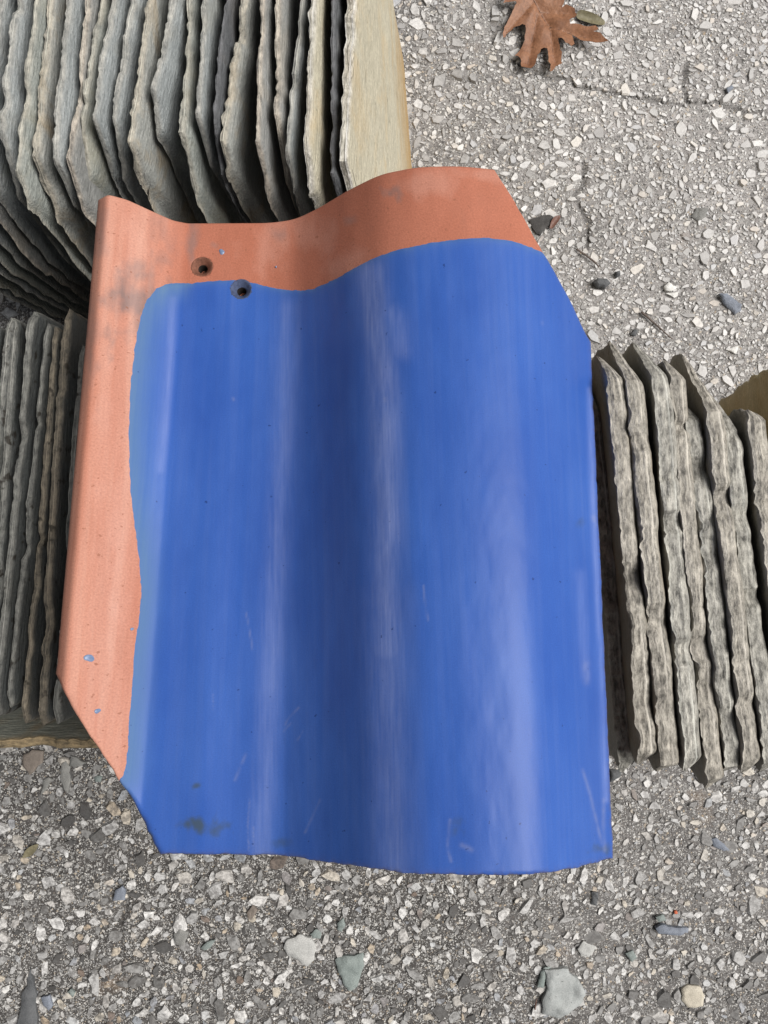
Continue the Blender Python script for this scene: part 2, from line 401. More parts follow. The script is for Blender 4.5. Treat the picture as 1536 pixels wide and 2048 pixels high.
def slate(label, mat, A, B, zt, t, seed, lean=0.03, leanB=None, cutA=(0.012, 0.01), cutB=(0.012, 0.012), bev=0.02, thin=0.4,
          rough=0.0016, und=0.0016, tip=(0.004, 0.004), cleft=0.0, low=0.0, lowA=0.0, jg=1.0, tvar=1.0, group=None, chips=0, name="roof_slate"):
    """one slate standing on edge. A, B: far and near ends of its top edge, in px of the photograph seen at depth zt"""
    a = np.array([(A[0] - CX) / F * zt, (CY - A[1]) / F * zt]); b = np.array([(B[0] - CX) / F * zt, (CY - B[1]) / F * zt])
    d = b - a; L = float(np.hypot(*d)); rotz = math.atan2(d[1], d[0]); h = H - zt
    if leanB is None: leanB = lean
    rs = np.random.default_rng(seed)
    n, m = max(60, int(L / 0.0024)), 40
    sn = np.linspace(0, 1, n); r = 1 - (1 - np.linspace(0, 1, m)) ** 2.3
    Sg, Rg = np.meshgrid(sn, r, indexing='ij')
    # outline
    top = h + rough * (0.3 + 1.1 * np.clip(1.8 * vnoise(sn * L * 30, 1.0, seed + 4) - 0.5, 0, 1)) * fbm(sn * L * 90, 0.0, seed, 5, 0.7) + rough * 1.2 * fbm(sn * L * 14, 3.0, seed + 2, 3)
    for _ in range(chips):
        c0 = rs.uniform(0.15, 0.85); w = rs.uniform(0.004, 0.014) / L; dd = rs.uniform(0.002, 0.006)
        top = top - dd * np.clip(1 - np.abs(sn - c0) / w, 0, 1) ** 0.6
    ca, ha = cutA; cb, hb = cutB
    top = top - ha * np.clip(1 - sn * L / ca, 0, 1) - hb * np.clip(1 - (1 - sn) * L / cb, 0, 1)
    zz = r
    eA = rough * 1.6 * fbm(zz * h * 60, 1.0, seed + 5, 5, 0.6); eB = rough * 1.6 * fbm(zz * h * 60, 2.0, seed + 6, 5, 0.6)
    X = eA[None, :] * (1 - Sg) + (L + eB[None, :]) * Sg
    Z = Rg * top[:, None]
    X = X + (low * Sg * sstep(0.0, -0.16, Z - h) - lowA * (1 - Sg) * sstep(-0.10, -0.25, Z - h))     # the foot of a slate reaches further than its shoulder
    dt = top[:, None] - Z
    # distance from a cut corner counts as distance from the edge too
    de = np.minimum(dt, np.minimum(Sg, 1 - Sg) * L)
    de = np.clip(de, 0, 1)
    w = und * fbm(X * 11, Z * 11, seed + 8, 3) + und * 0.25 * fbm(X * 55, Z * 40, seed + 9, 3)
    T = t * (1 + tvar * 0.14 * fbm(X * 13, Z * 13, seed + 11, 3) + 0.07 * fbm(X * 60, Z * 30, seed + 13, 3))
    T = T * (0.12 + 0.88 * np.clip((X + 0.001) / tip[0], 0, 1) ** 0.7) * (0.12 + 0.88 * np.clip((L - X + 0.001) / tip[1], 0, 1) ** 0.7)
    jag = vnoise(X * 210, Z * 40, seed + 14)
    bevl = bev * (0.7 + 0.6 * vnoise(X * 25, 0 * X, seed + 12))
    Yr = w + T * (thin + (1 - thin) * np.sqrt(np.clip(1 - (1 - np.clip(de / bevl, 0, 1)) ** 2, 0, 1)))
    cm = np.clip(1.8 * vnoise(X * 38, Z * 20, seed + 17) - 0.5, 0, 1)
    Yl = w + T * jg * (0.14 + 0.28 * cm) * (fbm(X * 110, Z * 30, seed + 14, 5, 0.75) + 0.3) * np.exp(-de / 0.003) + 0.0004 * fbm(X * 70, Z * 70, seed + 15)
    ln = (lean + (leanB - lean) * Sg) * (1 - Z / h)
    def P(Y): return np.stack([X, Y + ln, Z], -1)
    PL, PR = P(Yl), P(Yr)
    nv = n * m
    idx = np.arange(nv).reshape(n, m)
    qf = np.stack([idx[:-1, :-1], idx[1:, :-1], idx[1:, 1:], idx[:-1, 1:]], -1).reshape(-1, 4)
    quads = [qf, qf[:, ::-1] + nv]
    verts = [PL.reshape(-1, 3), PR.reshape(-1, 3)]
    rimv = [np.exp(-de / 0.0018).ravel()] * 2
    # rim around end A (up), top, end B (down), base: own vertices so that its arris stays crisp
    per = [(0, j) for j in range(m)] + [(i, m - 1) for i in range(1, n)] + [(n - 1, j) for j in range(m - 2, -1, -1)] + [(i, 0) for i in range(n - 2, 0, -1)]
    pi = np.array(per)
    pl, pr = PL[pi[:, 0], pi[:, 1]], PR[pi[:, 0], pi[:, 1]]
    K = 6
    outx = np.where(pi[:, 0] == 0, -1.0, np.where(pi[:, 0] == n - 1, 1.0, 0.0)); outz = np.where(pi[:, 1] == m - 1, 1.0, 0.0)
    strip = []
    arc = np.concatenate(([0], np.cumsum(np.linalg.norm(np.diff(pl, axis=0), axis=1))))
    for k in range(K):
        f = k / (K - 1)
        p = pl * (1 - f) + pr * f
        e = math.sin(math.pi * f) ** 0.5 if 0 < f < 1 else 0
        wid = np.linalg.norm(pr - pl, axis=1)
        amp = e * (0.11 * wid + 0.4 * rough) * (0.25 + 0.7 * fbm(arc * 28, f * 4.0, seed + 21, 5, 0.62) + 0.30 * fbm(arc * 210, f * 14.0, seed + 23, 3, 0.7))
        p = p + np.stack([outx * amp, 0 * amp, outz * amp], -1)
        strip.append(p)
    base = 2 * nv; np_ = len(per)
    si = base + np.arange(K * np_).reshape(K, np_)
    nxt = np.roll(si, -1, axis=1)
    qs = np.stack([si[:-1], si[1:], nxt[1:], nxt[:-1]], -1).reshape(-1, 4)[:, ::-1]
    verts.append(np.array(strip).reshape(-1, 3)); rimv.append(np.ones(K * np_))
    fk_ = np.repeat(np.arange(K) / (K - 1), np_)
    arris = np.concatenate([np.zeros(2 * nv), np.clip(np.where(fk_ > 0.9, 1, 0) + np.where(fk_ < 0.1, 0.6, 0), 0, 1) * np.clip(1.5 * vnoise(np.tile(arc, K) * 22, fk_ * 9, seed + 31) - 0.25, 0, 1)])
    quads.append(qs)
    Q = np.concatenate(quads)
    me = build_mesh(name, np.concatenate(verts), Q, np.full(len(Q), 4), SM[mat], smooth_mask=np.arange(len(Q)) < 2 * len(qf))
    attr(me, 'rim', np.concatenate(rimv)); attr(me, 'arris', arris)
    o = link(name, me, loc=(a[0], a[1], 0.0), rotz=rotz)
    return tag(o, label, "slate", group)

ORD = ["", "first", "second", "third", "fourth", "fifth", "sixth", "seventh", "eighth", "ninth", "tenth", "eleventh", "twelfth", "thirteenth",
       "fourteenth", "fifteenth", "sixteenth", "seventeenth", "eighteenth", "nineteenth", "twentieth", "twenty-first", "twenty-second", "twenty-third", "twenty-fourth", "twenty-fifth", "twenty-sixth"]

# far row, upper left of the photograph: (x at y=0, corner x, corner y, material, look, thickness mm)
FAR = [
    (-232, -302, 350, 'grey', "grey slate seen only at its foot", 7.0), (-192, -262, 354, 'green', "greenish slate seen only at its foot", 7.0), (-152, -220, 350, 'grey', "grey slate showing just a dark lower edge", 7.0),
    (-112, -178, 356, 'green', "greenish slate showing just a dark lower edge", 7.5), (-74, -138, 352, 'grey', "grey slate showing a dark lower edge", 7.0), (-38, -100, 352, 'brown', "brown-edged slate cut by the photo's left side", 7.0),
    (-4, -62, 352, 'grey', "grey slate", 6.5), (28, -14, 356, 'grey', "smooth grey slate", 7.5), (67, 24, 384, 'green', "greenish slate with a chipped corner", 6.0),
    (94, 56, 388, 'ochre', "broad grey slate with tan blotches", 8.0), (131, 98, 352, 'grey', "grey slate with a narrow brown edge", 7.0), (172, 128, 384, 'brown', "thin slate with pale broken corner", 5.5),
    (197, 145, 330, 'green', "greenish slate", 6.0), (215, 172, 292, 'grey', "dark-cornered grey slate", 6.5), (262, 208, 312, 'grey', "grey slate with a rough brown edge", 7.0),
    (294, 250, 330, 'ochre', "pale slate with ochre-stained corner", 7.5), (337, 291, 240, 'grey', "smooth sharply cut grey slate", 7.0),
    (375, 352, 346, 'green', "greenish slate with a sandy edge", 6.5), (406, 386, 280, 'grey', "grey slate", 6.0), (446, 418, 318, 'dark', "narrow blue-grey slate", 5.0),
    (480, 434, 322, 'ochre', "thick slate with rusty corner stain", 8.5), (519, 509, 348, 'brown', "brown-edged slate", 6.5),
    (552, 546, 318, 'brown', "knobbly brown slate", 6.5), (598, 566, 350, 'grey', "blue-grey slate with a brown rim", 6.0), (623, 606, 366, 'straw', "tan and cream slate", 7.5),
    (664, 656, 384, 'dark', "charcoal slate", 5.5), (690, 676, 392, 'straw', "pale straw-coloured slate with its broad face showing", 7.0)]
nf = len(FAR)
for i, (x0, xc, yc, mt, look, th) in enumerate(FAR):
    k = nf - 1 - i
    sl = (x0 - xc) / yc
    yb = -420 - (i * 37 % 60)
    A = (x0 + sl * (-yb), yb); B = (xc, yc)
    if k == 0: lab = "pale straw-coloured slate with its broad face showing at the far row's end"
    elif k == 1: lab = "charcoal slate pressed against the pale straw-coloured end slate"
    else: lab = f"{look}, {ORD[k]} from the far row's straw end"
    zt = 0.572 + 0.004 * math.sin(i * 2.3)
    lean = 0.020 + 0.014 * (i / nf) + (0.016 if k < 2 else 0)
    slate(lab, mt, A, B, zt, th / 1000, 94 + i, lean=lean * 0.7, leanB=lean + (0.02 if k == 0 else 0.01 if k == 1 else 0), cutA=(0.02, 0.02),
          cutB=(0.014 + 0.02 * ((i * 7) % 5) / 5, 0.022 + 0.03 * ((i * 3) % 4) / 4), bev=0.022 if k else 0.006, thin=0.33 if k else 0.75, rough=0.0017,
          und=0.0010 if k else 0.0005, chips=1 + i % 3, jg=0.85 if k else 0.4, low=0.024 if k > 8 else 0.01 if k > 2 else 0.0, group="slates standing in the far row")

# near row on the left: (far end px, near end px, material, look, thickness mm)
LEFT = [
    ((-28, 640), (-96, 1440), 'spotty', "dark spotted slate at the photo's left edge", 7), ((10, 628), (-58, 1440), 'spotty', "dark green-grey slate", 6.5),
    ((24, 640), (-33, 1440), 'spotty', "rough-edged spotted slate with a low corner", 6), ((57, 616), (-20, 1440), 'spotty', "broad smooth green-grey slate with a tall corner", 7),
    ((90, 642), (10, 1420), 'spotty', "thin slate with a pale chip on its edge", 5), ((108, 652), (39, 1452), 'tanedge', "tan-edged slate", 6),
    ((127, 614), (72, 1456), 'tanedge', "olive slate with a tall pointed corner", 8), ((160, 690), (104, 1452), 'spotty', "dark slate under the tile's orange edge", 8)]
for i, (A, B, mt, look, th) in enumerate(LEFT):
    k = len(LEFT) - i
    lab = f"{look}, {ORD[k]} leftwards from the tile's orange side" if k > 1 else "dark slate tucked right against the tile's orange side"
    slate(lab, mt, A, B, 0.566 + 0.003 * (i % 3), th / 1600, 300 + i, lean=0.02, leanB=0.026, cutA=(0.010, 0.003 if A[1] > 630 else 0.007), cutB=(0.012, 0.008),
          bev=0.003, thin=0.55, rough=0.0010, und=0.0008, chips=3, jg=0.7, lowA=0.035, group="slates standing in the near row left of the tile")
# the slate lying across the end of that row
slate("mossy slate with an ochre stain set crosswise at the end of the left row", 'bed', (240, 1480), (-190, 1480), 0.612, 0.008, 371, lean=-0.10, cutA=(0.01, 0.004),
      cutB=(0.01, 0.004), bev=0.006, thin=0.6, rough=0.0009, und=0.0008, chips=1)

# row on the right of the tile
RIGHT = [
    ((1166, 745), (1238, 1538), 'earthgrey', "frayed slate half under the tile's blue edge", 12, 0.535, (0.03, 0.03)),
    ((1212, 716), (1280, 1528), 'earth', "brown-grey slate with a pale pointed tip", 12, 0.50, (0.02, 0.035)),
    ((1245, 676), (1320, 1548), 'earth', "tall narrow-tipped slate tapering to a thin pale end", 13, 0.50, (0.035, 0.05)),
    ((1298, 682), (1366, 1532), 'earthgrey', "long grey slate with a sharp upper tip", 13, 0.50, (0.03, 0.05)),
    ((1336, 722), (1412, 1574), 'earth', "brown slate reaching furthest down", 12, 0.502, (0.012, 0.012)),
    ((1366, 792), (1450, 1545), 'earthgrey', "short slate with a split face", 12, 0.503, (0.02, 0.03)),
    ((1402, 708), (1486, 1538), 'earth', "thick slate with a wide triangular top", 13, 0.498, (0.045, 0.05)),
    ((1440, 790), (1530, 1540), 'earthgrey', "white-rimmed slate", 12, 0.500, (0.03, 0.03)),
    ((1494, 822), (1580, 1545), 'earth', "brown slate with a flat cut corner", 13, 0.497, (0.006, 0.004))]
for i, (A, B, mt, look, th, zt, cut) in enumerate(RIGHT):
    A = (A[0] - 3, A[1] - 26 * cut[1] / 0.045); B = (B[0] + 2, B[1] + 16)
    lab = f"{look}, {ORD[i + 1]} rightwards from the tile's blue side" if i else "frayed grey slate tucked half under the blue right edge of the tile"
    slate(lab, mt, A, B, zt, th / 1000, 500 + i, lean=0.045, leanB=0.05, cutA=cut, cutB=(0.010, 0.008 + 0.006 * (i % 3)), tvar=0.5, bev=0.010, thin=0.66, rough=0.0018,
          und=0.0008, jg=0.55, tip=(cut[0] * 1.3, 0.010), chips=3, group="thick slates standing right of the tile")
slate("golden brown slate cut off by the photo's right edge behind the right row", 'gold', (1640, 660), (1710, 1540), 0.49, 0.012, 555, lean=0.10, leanB=0.10,
      cutA=(0.055, 0.11), cutB=(0.02, 0.02), bev=0.01, thin=0.7, rough=0.0015, und=0.0015, chips=2, group="thick slates standing right of the tile")

# ------------------------------------------------------------------ the roof tile
TZ0, TK = 0.5047, 0.2338               # depth of the pan of the tile at Y, and its slope
YB, YT = -0.1913, 0.1937
TL = math.hypot(YT - YB, TK * (YT - YB))
tn = math.hypot(1, TK); TS, TC = TK / tn, 1 / tn

def edge_uh(px, py, top):
    yv = YT if top else YB
    zv = TZ0 + TK * yv
    k = (CY - py) / F
    h = (k * zv - yv) / (TS + k * TC)
    return (px - CX) / F * (zv - h * TC), h

top_px = [(215, 386), (250, 395), (300, 418), (345, 438), (375, 444), (450, 444), (540, 443), (590, 436), (640, 412), (700, 375), (760, 346), (820, 333), (870, 329), (930, 329), (990, 337)]
bot_px = [(340, 1710), (400, 1711), (470, 1710), (560, 1713), (640, 1722), (690, 1730), (750, 1740), (850, 1750), (950, 1752), (1050, 1751), (1090, 1748), (1150, 1738), (1190, 1727), (1222, 1717)]
tp = np.array([edge_uh(*p, True) for p in top_px]); bp = np.array([edge_uh(*p, False) for p in bot_px])
CAN = np.array([-0.1825, -0.131, -0.068, 0.0395, 0.130]); CANB = np.array([-0.1825, -0.137, -0.055, 0.048, 0.1235])
def c2ub(c): return np.interp(c, CAN, CANB) + np.minimum(c - CAN[0], 0) + np.maximum(c - CAN[-1], 0)
def ub2c(u): return np.interp(u, CANB, CAN) + np.minimum(u - CANB[0], 0) + np.maximum(u - CANB[-1], 0)
bc = ub2c(bp[:, 0])
cg = np.linspace(-0.2, 0.15, 701)
def smooth(hh, wd):
    kx = np.arange(-30, 31); kk = np.exp(-0.5 * (kx * 0.0005 / wd) ** 2); kk /= kk.sum()
    return np.convolve(np.pad(hh, 30, mode='edge'), kk, 'valid')
right_c, right_h = bc[bc > 0.062], bp[bc > 0.062, 1]
tsel = tp[:, 0] < 0.056
HT = np.interp(cg, np.concatenate((tp[tsel, 0], right_c)), np.concatenate((tp[tsel, 1], right_h)))
bsel = bc > -0.12
HB = np.interp(cg, np.concatenate((tp[tp[:, 0] < -0.128, 0], bc[bsel])), np.concatenate((tp[tp[:, 0] < -0.128, 1], bp[bsel, 1])))
wide, tight = (smooth(HT, 0.0045), smooth(HB, 0.0045)), (smooth(HT, 0.0016), smooth(HB, 0.0016))
kf = sstep(-0.110, -0.095, cg)                       # the foot of the left border is a tight hollow
HT, HB = [t_ * (1 - kf) + w_ * kf for t_, w_ in zip(tight, wide)]
# the raised roll along the left border falls away outside
HT -= 0.006 * sstep(-0.172, -0.184, cg); HB -= 0.006 * sstep(-0.172, -0.184, cg)

def h_of(c, v): return np.interp(c, cg, HB) * (1 - v) + np.interp(c, cg, HT) * v
def u_of(c, v): return c2ub(c) * (1 - v) + c * v
def tile_xyz(c, v, dz=0.0, hole=None):
    yv = YB + (YT - YB) * v
    h = h_of(c, v) + dz
    return np.stack([u_of(c, v), yv + h * TS, H - (TZ0 + TK * yv) + h * TC], -1)
def cv_of(px, py):
    """place on the tile (c, v) that the photograph shows at px, py"""
    k = (CY - py) / F; h, c, v = 0.02, 0.0, 0.5
    for _ in range(80):
        yv = (k * (TZ0 - h * TC) - h * TS) / (1 - k * TK)
        v = (yv - YB) / (YT - YB)
        u = (px - CX) / F * (TZ0 + TK * yv - h * TC)
        vv = min(max(v, 0), 1)
        c = vv * u + (1 - vv) * float(ub2c(u))
        for _k in range(4): c += u - float(u_of(c, vv))
        h = 0.5 * h + 0.5 * float(h_of(c, vv))
    return c, v

def catmull(P, n=8):
    P = np.asarray(P, float); out = []
    Q = np.vstack([2 * P[0] - P[1], P, 2 * P[-1] - P[-2]])
    for i in range(1, len(Q) - 2):
        p0, p1, p2, p3 = Q[i - 1:i + 3]
        for t in np.linspace(0, 1, n, endpoint=False):
            out.append(0.5 * (2 * p1 + (p2 - p0) * t + (2 * p0 - 5 * p1 + 4 * p2 - p3) * t * t + (3 * p1 - p0 - 3 * p2 + p3) * t ** 3))
    out.append(P[-1]); return np.array(out)

# cut corners
lc = np.array([cv_of(*p) for p in [(108, 1347), (130, 1395), (180, 1478), (235, 1562), (262, 1600), (285, 1645), (300, 1680), (315, 1711)]])
rc = np.array([cv_of(*p) for p in [(990, 337), (1060, 453), (1090, 508), (1140, 597), (1183, 682)]])
lc[-1, 1] = 0.0; rc[0, 1] = 1.0
CL0, CR0 = lc[0, 0], rc[-1, 0]
def cl_of(v): return np.interp(v, np.r_[lc[::-1, 1], 1.0], np.r_[lc[::-1, 0], CL0 + 0.0])
def cr_of(v):
    return np.interp(v, np.r_[0.0, rc[::-1, 1]], np.r_[CR0, rc[::-1, 0]])

HOLES = [cv_of(404, 534), cv_of(482, 579)]
HR, HI = 0.0068, 0.0031
def hole_pos(k):
    c, v = HOLES[k]
    return c, v

NU, NV = 330, 430
def graded(n):
    t = np.linspace(0, 1, n); e = np.array([0, 0.0007, 0.0015, 0.0025, 0.004, 0.0065])
    t = np.linspace(0.009, 0.991, n - 12)
    return np.concatenate((e, t, 1 - e[::-1]))
tu = graded(NU); tv = graded(NV)
kv = [lc[0, 1], rc[-1, 1]]
for q_ in kv:
    tv[np.argmin(np.abs(tv - q_))] = q_
Tg, Vg = np.meshgrid(tu, tv, indexing='ij')
cl, cr = cl_of(Vg), cr_of(Vg)
# chipped, not perfectly straight broken edges
cl = cl + 0.0005 * fbm(Vg * 60, 0, 71, 4) * sstep(0.36, 0.2, Vg); cr = cr + 0.0003 * fbm(Vg * 70, 0, 72, 4)
Cg = cl + (cr - cl) * Tg
jb = 0.0006 * fbm(Cg * 120, 0, 73, 4) * sstep(0.02, 0.0, Vg)
Vw = Vg + jb / TL
dl, dr, db, dtp = Cg - cl, cr - Cg, Vg * TL, (1 - Vg) * TL
def rnd_drop(d, r):
    d = np.clip(d, 0, r); return r - np.sqrt(np.maximum(r * r - (r - d) ** 2, 0))
drop = np.maximum(np.maximum(rnd_drop(dl, 0.004), rnd_drop(dr, 0.003)), np.maximum(rnd_drop(db, 0.002), rnd_drop(dtp, 0.0025)))
def hole_rho(C, V):
    out = []
    for (c, v) in HOLES:
        out.append(np.hypot(u_of(C, V) - u_of(c, v), (V - v) * TL))
    return out
rhos = hole_rho(Cg, Vg)
pit = np.zeros_like(Cg)
for rho in rhos:
    pit = np.maximum(pit, np.where(rho < HR - 0.0002, 0.0105, 0))
ripple = 0.00025 * fbm(Cg * 45, Vg * 9, 81, 3) + 0.00005 * fbm(Cg * 200, Vg * 30, 82, 3)
PT = tile_xyz(Cg, Vw, ripple - drop - pit)
TH = 0.0115
PB = tile_xyz(Cg, Vw, -TH)
PBT = tile_xyz(Cg, Vw, ripple - drop)
# pixel of the photograph that shows each point of the tile: used to place its stains and painted sheen
def to_px(P): 
    d = H - P[..., 2]; return CX + P[..., 0] / d * F, CY - P[..., 1] / d * F
PX, PY = to_px(PBT)

def blob(px, py, rx, ry, rot=0.0, seed=1, ns=0.05, amt=0.6):
    c, s = math.cos(rot), math.sin(rot)
    dx, dy = PX - px, PY - py
    a = (dx * c + dy * s) / rx; b = (-dx * s + dy * c) / ry
    rr = np.sqrt(a * a + b * b) + amt * fbm(PX * ns, PY * ns * 0.6, seed, 4)
    return np.clip(1.15 - rr, 0, 1)
def stroke(pts, w, seed=1, broken=True):
    out = np.zeros_like(PX)
    P = catmull(pts, 6)
    for a, b in zip(P[:-1], P[1:]):
        ab = b - a; t = np.clip(((PX - a[0]) * ab[0] + (PY - a[1]) * ab[1]) / max(1e-9, (ab ** 2).sum()), 0, 1)
        d = np.hypot(PX - a[0] - t * ab[0], PY - a[1] - t * ab[1])
        out = np.maximum(out, np.exp(-(d / w) ** 2))
    if not broken: return out
    return out * np.clip(0.7 + 0.6 * fbm(PX * 0.06, PY * 0.06, seed, 4), 0, 1)

soot = np.zeros_like(PX)
for bb in [(262, 600, 52, 84, 0.2, 11), (236, 575, 18, 40, 0, 12), (384, 480, 13, 55, 0.05, 13), (780, 388, 17, 15, 0, 14), (430, 490, 10, 8, 0, 16), (180, 720, 16, 110, 0, 17), (205, 470, 16, 60, 0.1, 19), (330, 470, 40, 30, 0.3, 15), (560, 470, 20, 16, 0, 10), (700, 440, 14, 10, 0, 9), (330, 520, 30, 20, 0, 18)]:
    st_ = {14: 0.95, 11: 0.85, 12: 0.7, 13: 0.6}.get(bb[5], 0.4)
    soot = np.maximum(soot, st_ * blob(bb[0], bb[1], bb[2], bb[3], bb[4], bb[5]))
pale = np.zeros_like(PX)
for bb in [(262, 490, 26, 95, 0.18, 21), (530, 490, 40, 70, 0.5, 22), (850, 365, 70, 26, 0, 23), (620, 470, 50, 40, 0, 24), (205, 840, 16, 260, 0.06, 25), (235, 1100, 20, 260, 0.05, 26), (700, 520, 70, 24, -0.5, 27), (960, 350, 50, 14, 0.1, 28)]:
    pale = np.maximum(pale, 0.8 * blob(bb[0], bb[1], bb[2], bb[3], bb[4], bb[5], 0.03, 0.7))
faded = sstep(-0.128, -0.150, Cg)                  # the flange outside is bleached by weather

def terracotta():
    n = NT("terracotta")
    uv = n.attr('tile_uv', 'Vector')
    streak = n.noise(n.mapping(uv, (95, 5, 1)), 1.0, 5, 0.6)
    blot = n.noise(n.mapping(uv, (22, 14, 1)), 1.0, 5, 0.6)
    fine = n.noise(n.mapping(uv, (900, 900, 1)), 1.0, 3, 0.6)
    col = n.ramp(blot, [(0.25, (0.32, 0.108, 0.064)), (0.75, (0.40, 0.148, 0.094))])
    fd = n.ramp(streak, [(0.25, (0.38, 0.148, 0.096)), (0.5, (0.44, 0.205, 0.145)), (0.75, (0.51, 0.285, 0.215))])
    col = n.mix(n.math('MULTIPLY', n.attr('faded'), 0.9), col, fd)
    col = n.mix(n.math('MULTIPLY', n.attr('pale'), 0.32), col, (0.54, 0.31, 0.245))
    col = n.mix(1.0, col, n.ramp(fine, [(0.25, 0.80), (0.75, 1.12)]), 'MULTIPLY')
    col = n.mix(n.ramp(n.noise(n.mapping(uv, (60, 20, 1)), 1.0, 6, 0.7), [(0.52, 0.0), (0.75, 0.35)]), col, (0.27, 0.11, 0.075))
    col = n.mix(n.math('MULTIPLY', n.attr('soot'), 0.95), col, n.ramp(streak, [(0.3, (0.10, 0.085, 0.085)), (0.7, (0.24, 0.17, 0.155))]))
    pits = n.ramp(n.noise(n.mapping(uv, (330, 330, 1)), 1.0, 2, 0.5), [(0.66, 0.0), (0.72, 0.65)])
    col = n.mix(pits, col, (0.22, 0.085, 0.05))
    return n.fin(col, 0.82, n.bump(fine, 0.25, 0.0006), 0.25)

def glaze_material():
    n = NT("cobalt_glaze")
    uv = n.attr('tile_uv', 'Vector')
    streak = n.noise(n.mapping(uv, (150, 4.5, 1)), 1.0, 6, 0.65, 0.15)
    hair = n.noise(n.mapping(uv, (700, 18, 1)), 1.0, 4, 0.65, 0.2)
    blot = n.noise(n.mapping(uv, (16, 8, 1)), 1.0, 4, 0.6)
    fine = n.noise(n.mapping(uv, (1300, 1300, 1)), 1.0, 2, 0.6)
    col = n.ramp(blot, [(0.25, (0.023, 0.069, 0.285)), (0.75, (0.038, 0.104, 0.36))])
    col = n.mix(1.0, col, n.ramp(fine, [(0.2, 0.88), (0.8, 1.12)]), 'MULTIPLY')
    # thin, greyish glaze along its rim
    thin = n.attr('thin')
    col = n.mix(n.math('MULTIPLY', thin, n.ramp(streak, [(0.3, 0.55), (0.7, 1.0)])), col, (0.075, 0.145, 0.26))
    # dull scuffed layer wiped along the tile, then painted sheen bands
    wipe = n.math('MULTIPLY', n.ramp(streak, [(0.42, 0.0), (0.72, 1.0)]), n.ramp(blot, [(0.3, 0.3), (0.65, 1.0)]))
    col = n.mix(n.math('MULTIPLY', wipe, 0.10), col, (0.20, 0.25, 0.42))
    sc = n.math('MULTIPLY', n.attr('sheen_scuff'), n.ramp(hair, [(0.30, 0.55), (0.62, 1.0)]))
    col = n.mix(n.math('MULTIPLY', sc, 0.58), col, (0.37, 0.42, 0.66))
    col = n.mix(n.math('MULTIPLY', n.attr('grime'), 0.85), col, (0.045, 0.065, 0.075))
    col = n.mix(n.math('MULTIPLY', n.attr('scratch'), 0.14), col, (0.42, 0.40, 0.39))
    pits = n.ramp(n.noise(n.mapping(uv, (260, 260, 1)), 1.0, 2, 0.5), [(0.72, 0.0), (0.76, 0.7)])
    col = n.mix(pits, col, (0.012, 0.03, 0.12))
    nick = n.math('MULTIPLY', n.attr('nick'), n.ramp(n.noise(n.mapping(uv, (240, 240, 1)), 1.0, 4, 0.7), [(0.40, 0.15), (0.60, 1.0)]))
    col = n.mix(nick, col, (0.085, 0.060, 0.055))
    rough = n.math('ADD', n.math('MULTIPLY', wipe, 0.10), n.math('ADD', n.math('MULTIPLY', sc, 0.25), n.math('ADD', n.math('MULTIPLY', thin, 0.35), 0.33)))
    hgt = n.math('ADD', n.math('MULTIPLY', fine, 0.15), n.math('MULTIPLY', streak, 0.15))
    return n.fin(col, rough, n.bump(hgt, 0.16, 0.0008), 0.17)

M_TERRA, M_GLAZE = terracotta(), glaze_material()

tile = bpy.data.objects.new("roof_tile", None)
COL.objects.link(tile)
tile.location = (0, 0, 0)
tag(tile, "large S-curved clay roof tile with cobalt blue glaze and bare orange borders lying over the slates", "roof tile")

nv = NU * NV
gi = np.arange(nv).reshape(NU, NV)
qf = np.stack([gi[:-1, :-1], gi[1:, :-1], gi[1:, 1:], gi[:-1, 1:]], -1).reshape(-1, 4)
per = np.concatenate((gi[:, 0], gi[-1, 1:], gi[-2::-1, -1], gi[0, -2:0:-1]))
pn = np.roll(per, -1)
skirt = np.stack([per, per + nv, pn + nv, pn], -1)
rmin = np.minimum(rhos[0], rhos[1]).ravel()
qb = qf[(rmin[qf] > HI * 0.9).any(1)]
Q = np.concatenate([qb, qb[:, ::-1] + nv, skirt])
bm_ = build_mesh("clay_body", np.concatenate([PT.reshape(-1, 3), PB.reshape(-1, 3)]), Q, np.full(len(Q), 4), M_TERRA)
def both(a): return np.concatenate([a.ravel(), a.ravel()])
for nm, arr in (('soot', soot), ('pale', pale), ('faded', faded)):
    attr(bm_, nm, both(arr))
uvw = np.stack([Cg, Vg * TL, 0 * Cg], -1).reshape(-1, 3).astype(np.float32)
a_ = bm_.attributes.new('tile_uv', 'FLOAT_VECTOR', 'POINT'); a_.data.foreach_set('vector', np.concatenate([uvw, uvw]).ravel())
clay = link("clay_body", bm_, tile)
clay['label'] = "bare terracotta body, orange-red along the top and paler on the left flange"

# glaze coat
gl_px = [(205, 1600), (235, 1562), (248, 1541), (254, 1500), (257, 1440), (262, 1380), (270, 1290), (278, 1230), (281, 1190), (280, 1150), (273, 1090), (265, 1020), (259, 960), (257, 900), (257, 830),
         (261, 760), (268, 700), (277, 650), (287, 615), (302, 588), (320, 573), (345, 566), (385, 566), (430, 562), (470, 560), (500, 564), (530, 571), (570, 578), (600, 580), (625, 577), (650, 567), (680, 552),
         (720, 529), (760, 511), (800, 498), (850, 487), (900, 479), (950, 475), (1000, 477), (1040, 486), (1070, 497), (1092, 508), (1125, 528)]
gcv = np.array([cv_of(*p) for p in catmull(gl_px, 9)])
gk = np.arange(len(gcv)) * 0.45
gcv[:, 0] += 0.0005 * fbm(gk, 0 * gk, 77, 4, 0.7); gcv[:, 1] += 0.0005 / TL * fbm(gk, 0 * gk + 5, 78, 4, 0.7)
line = np.stack([gcv[:, 0], gcv[:, 1] * TL], -1)           # metres
PM = np.stack([Cg, Vg * TL], -1).reshape(-1, 2)
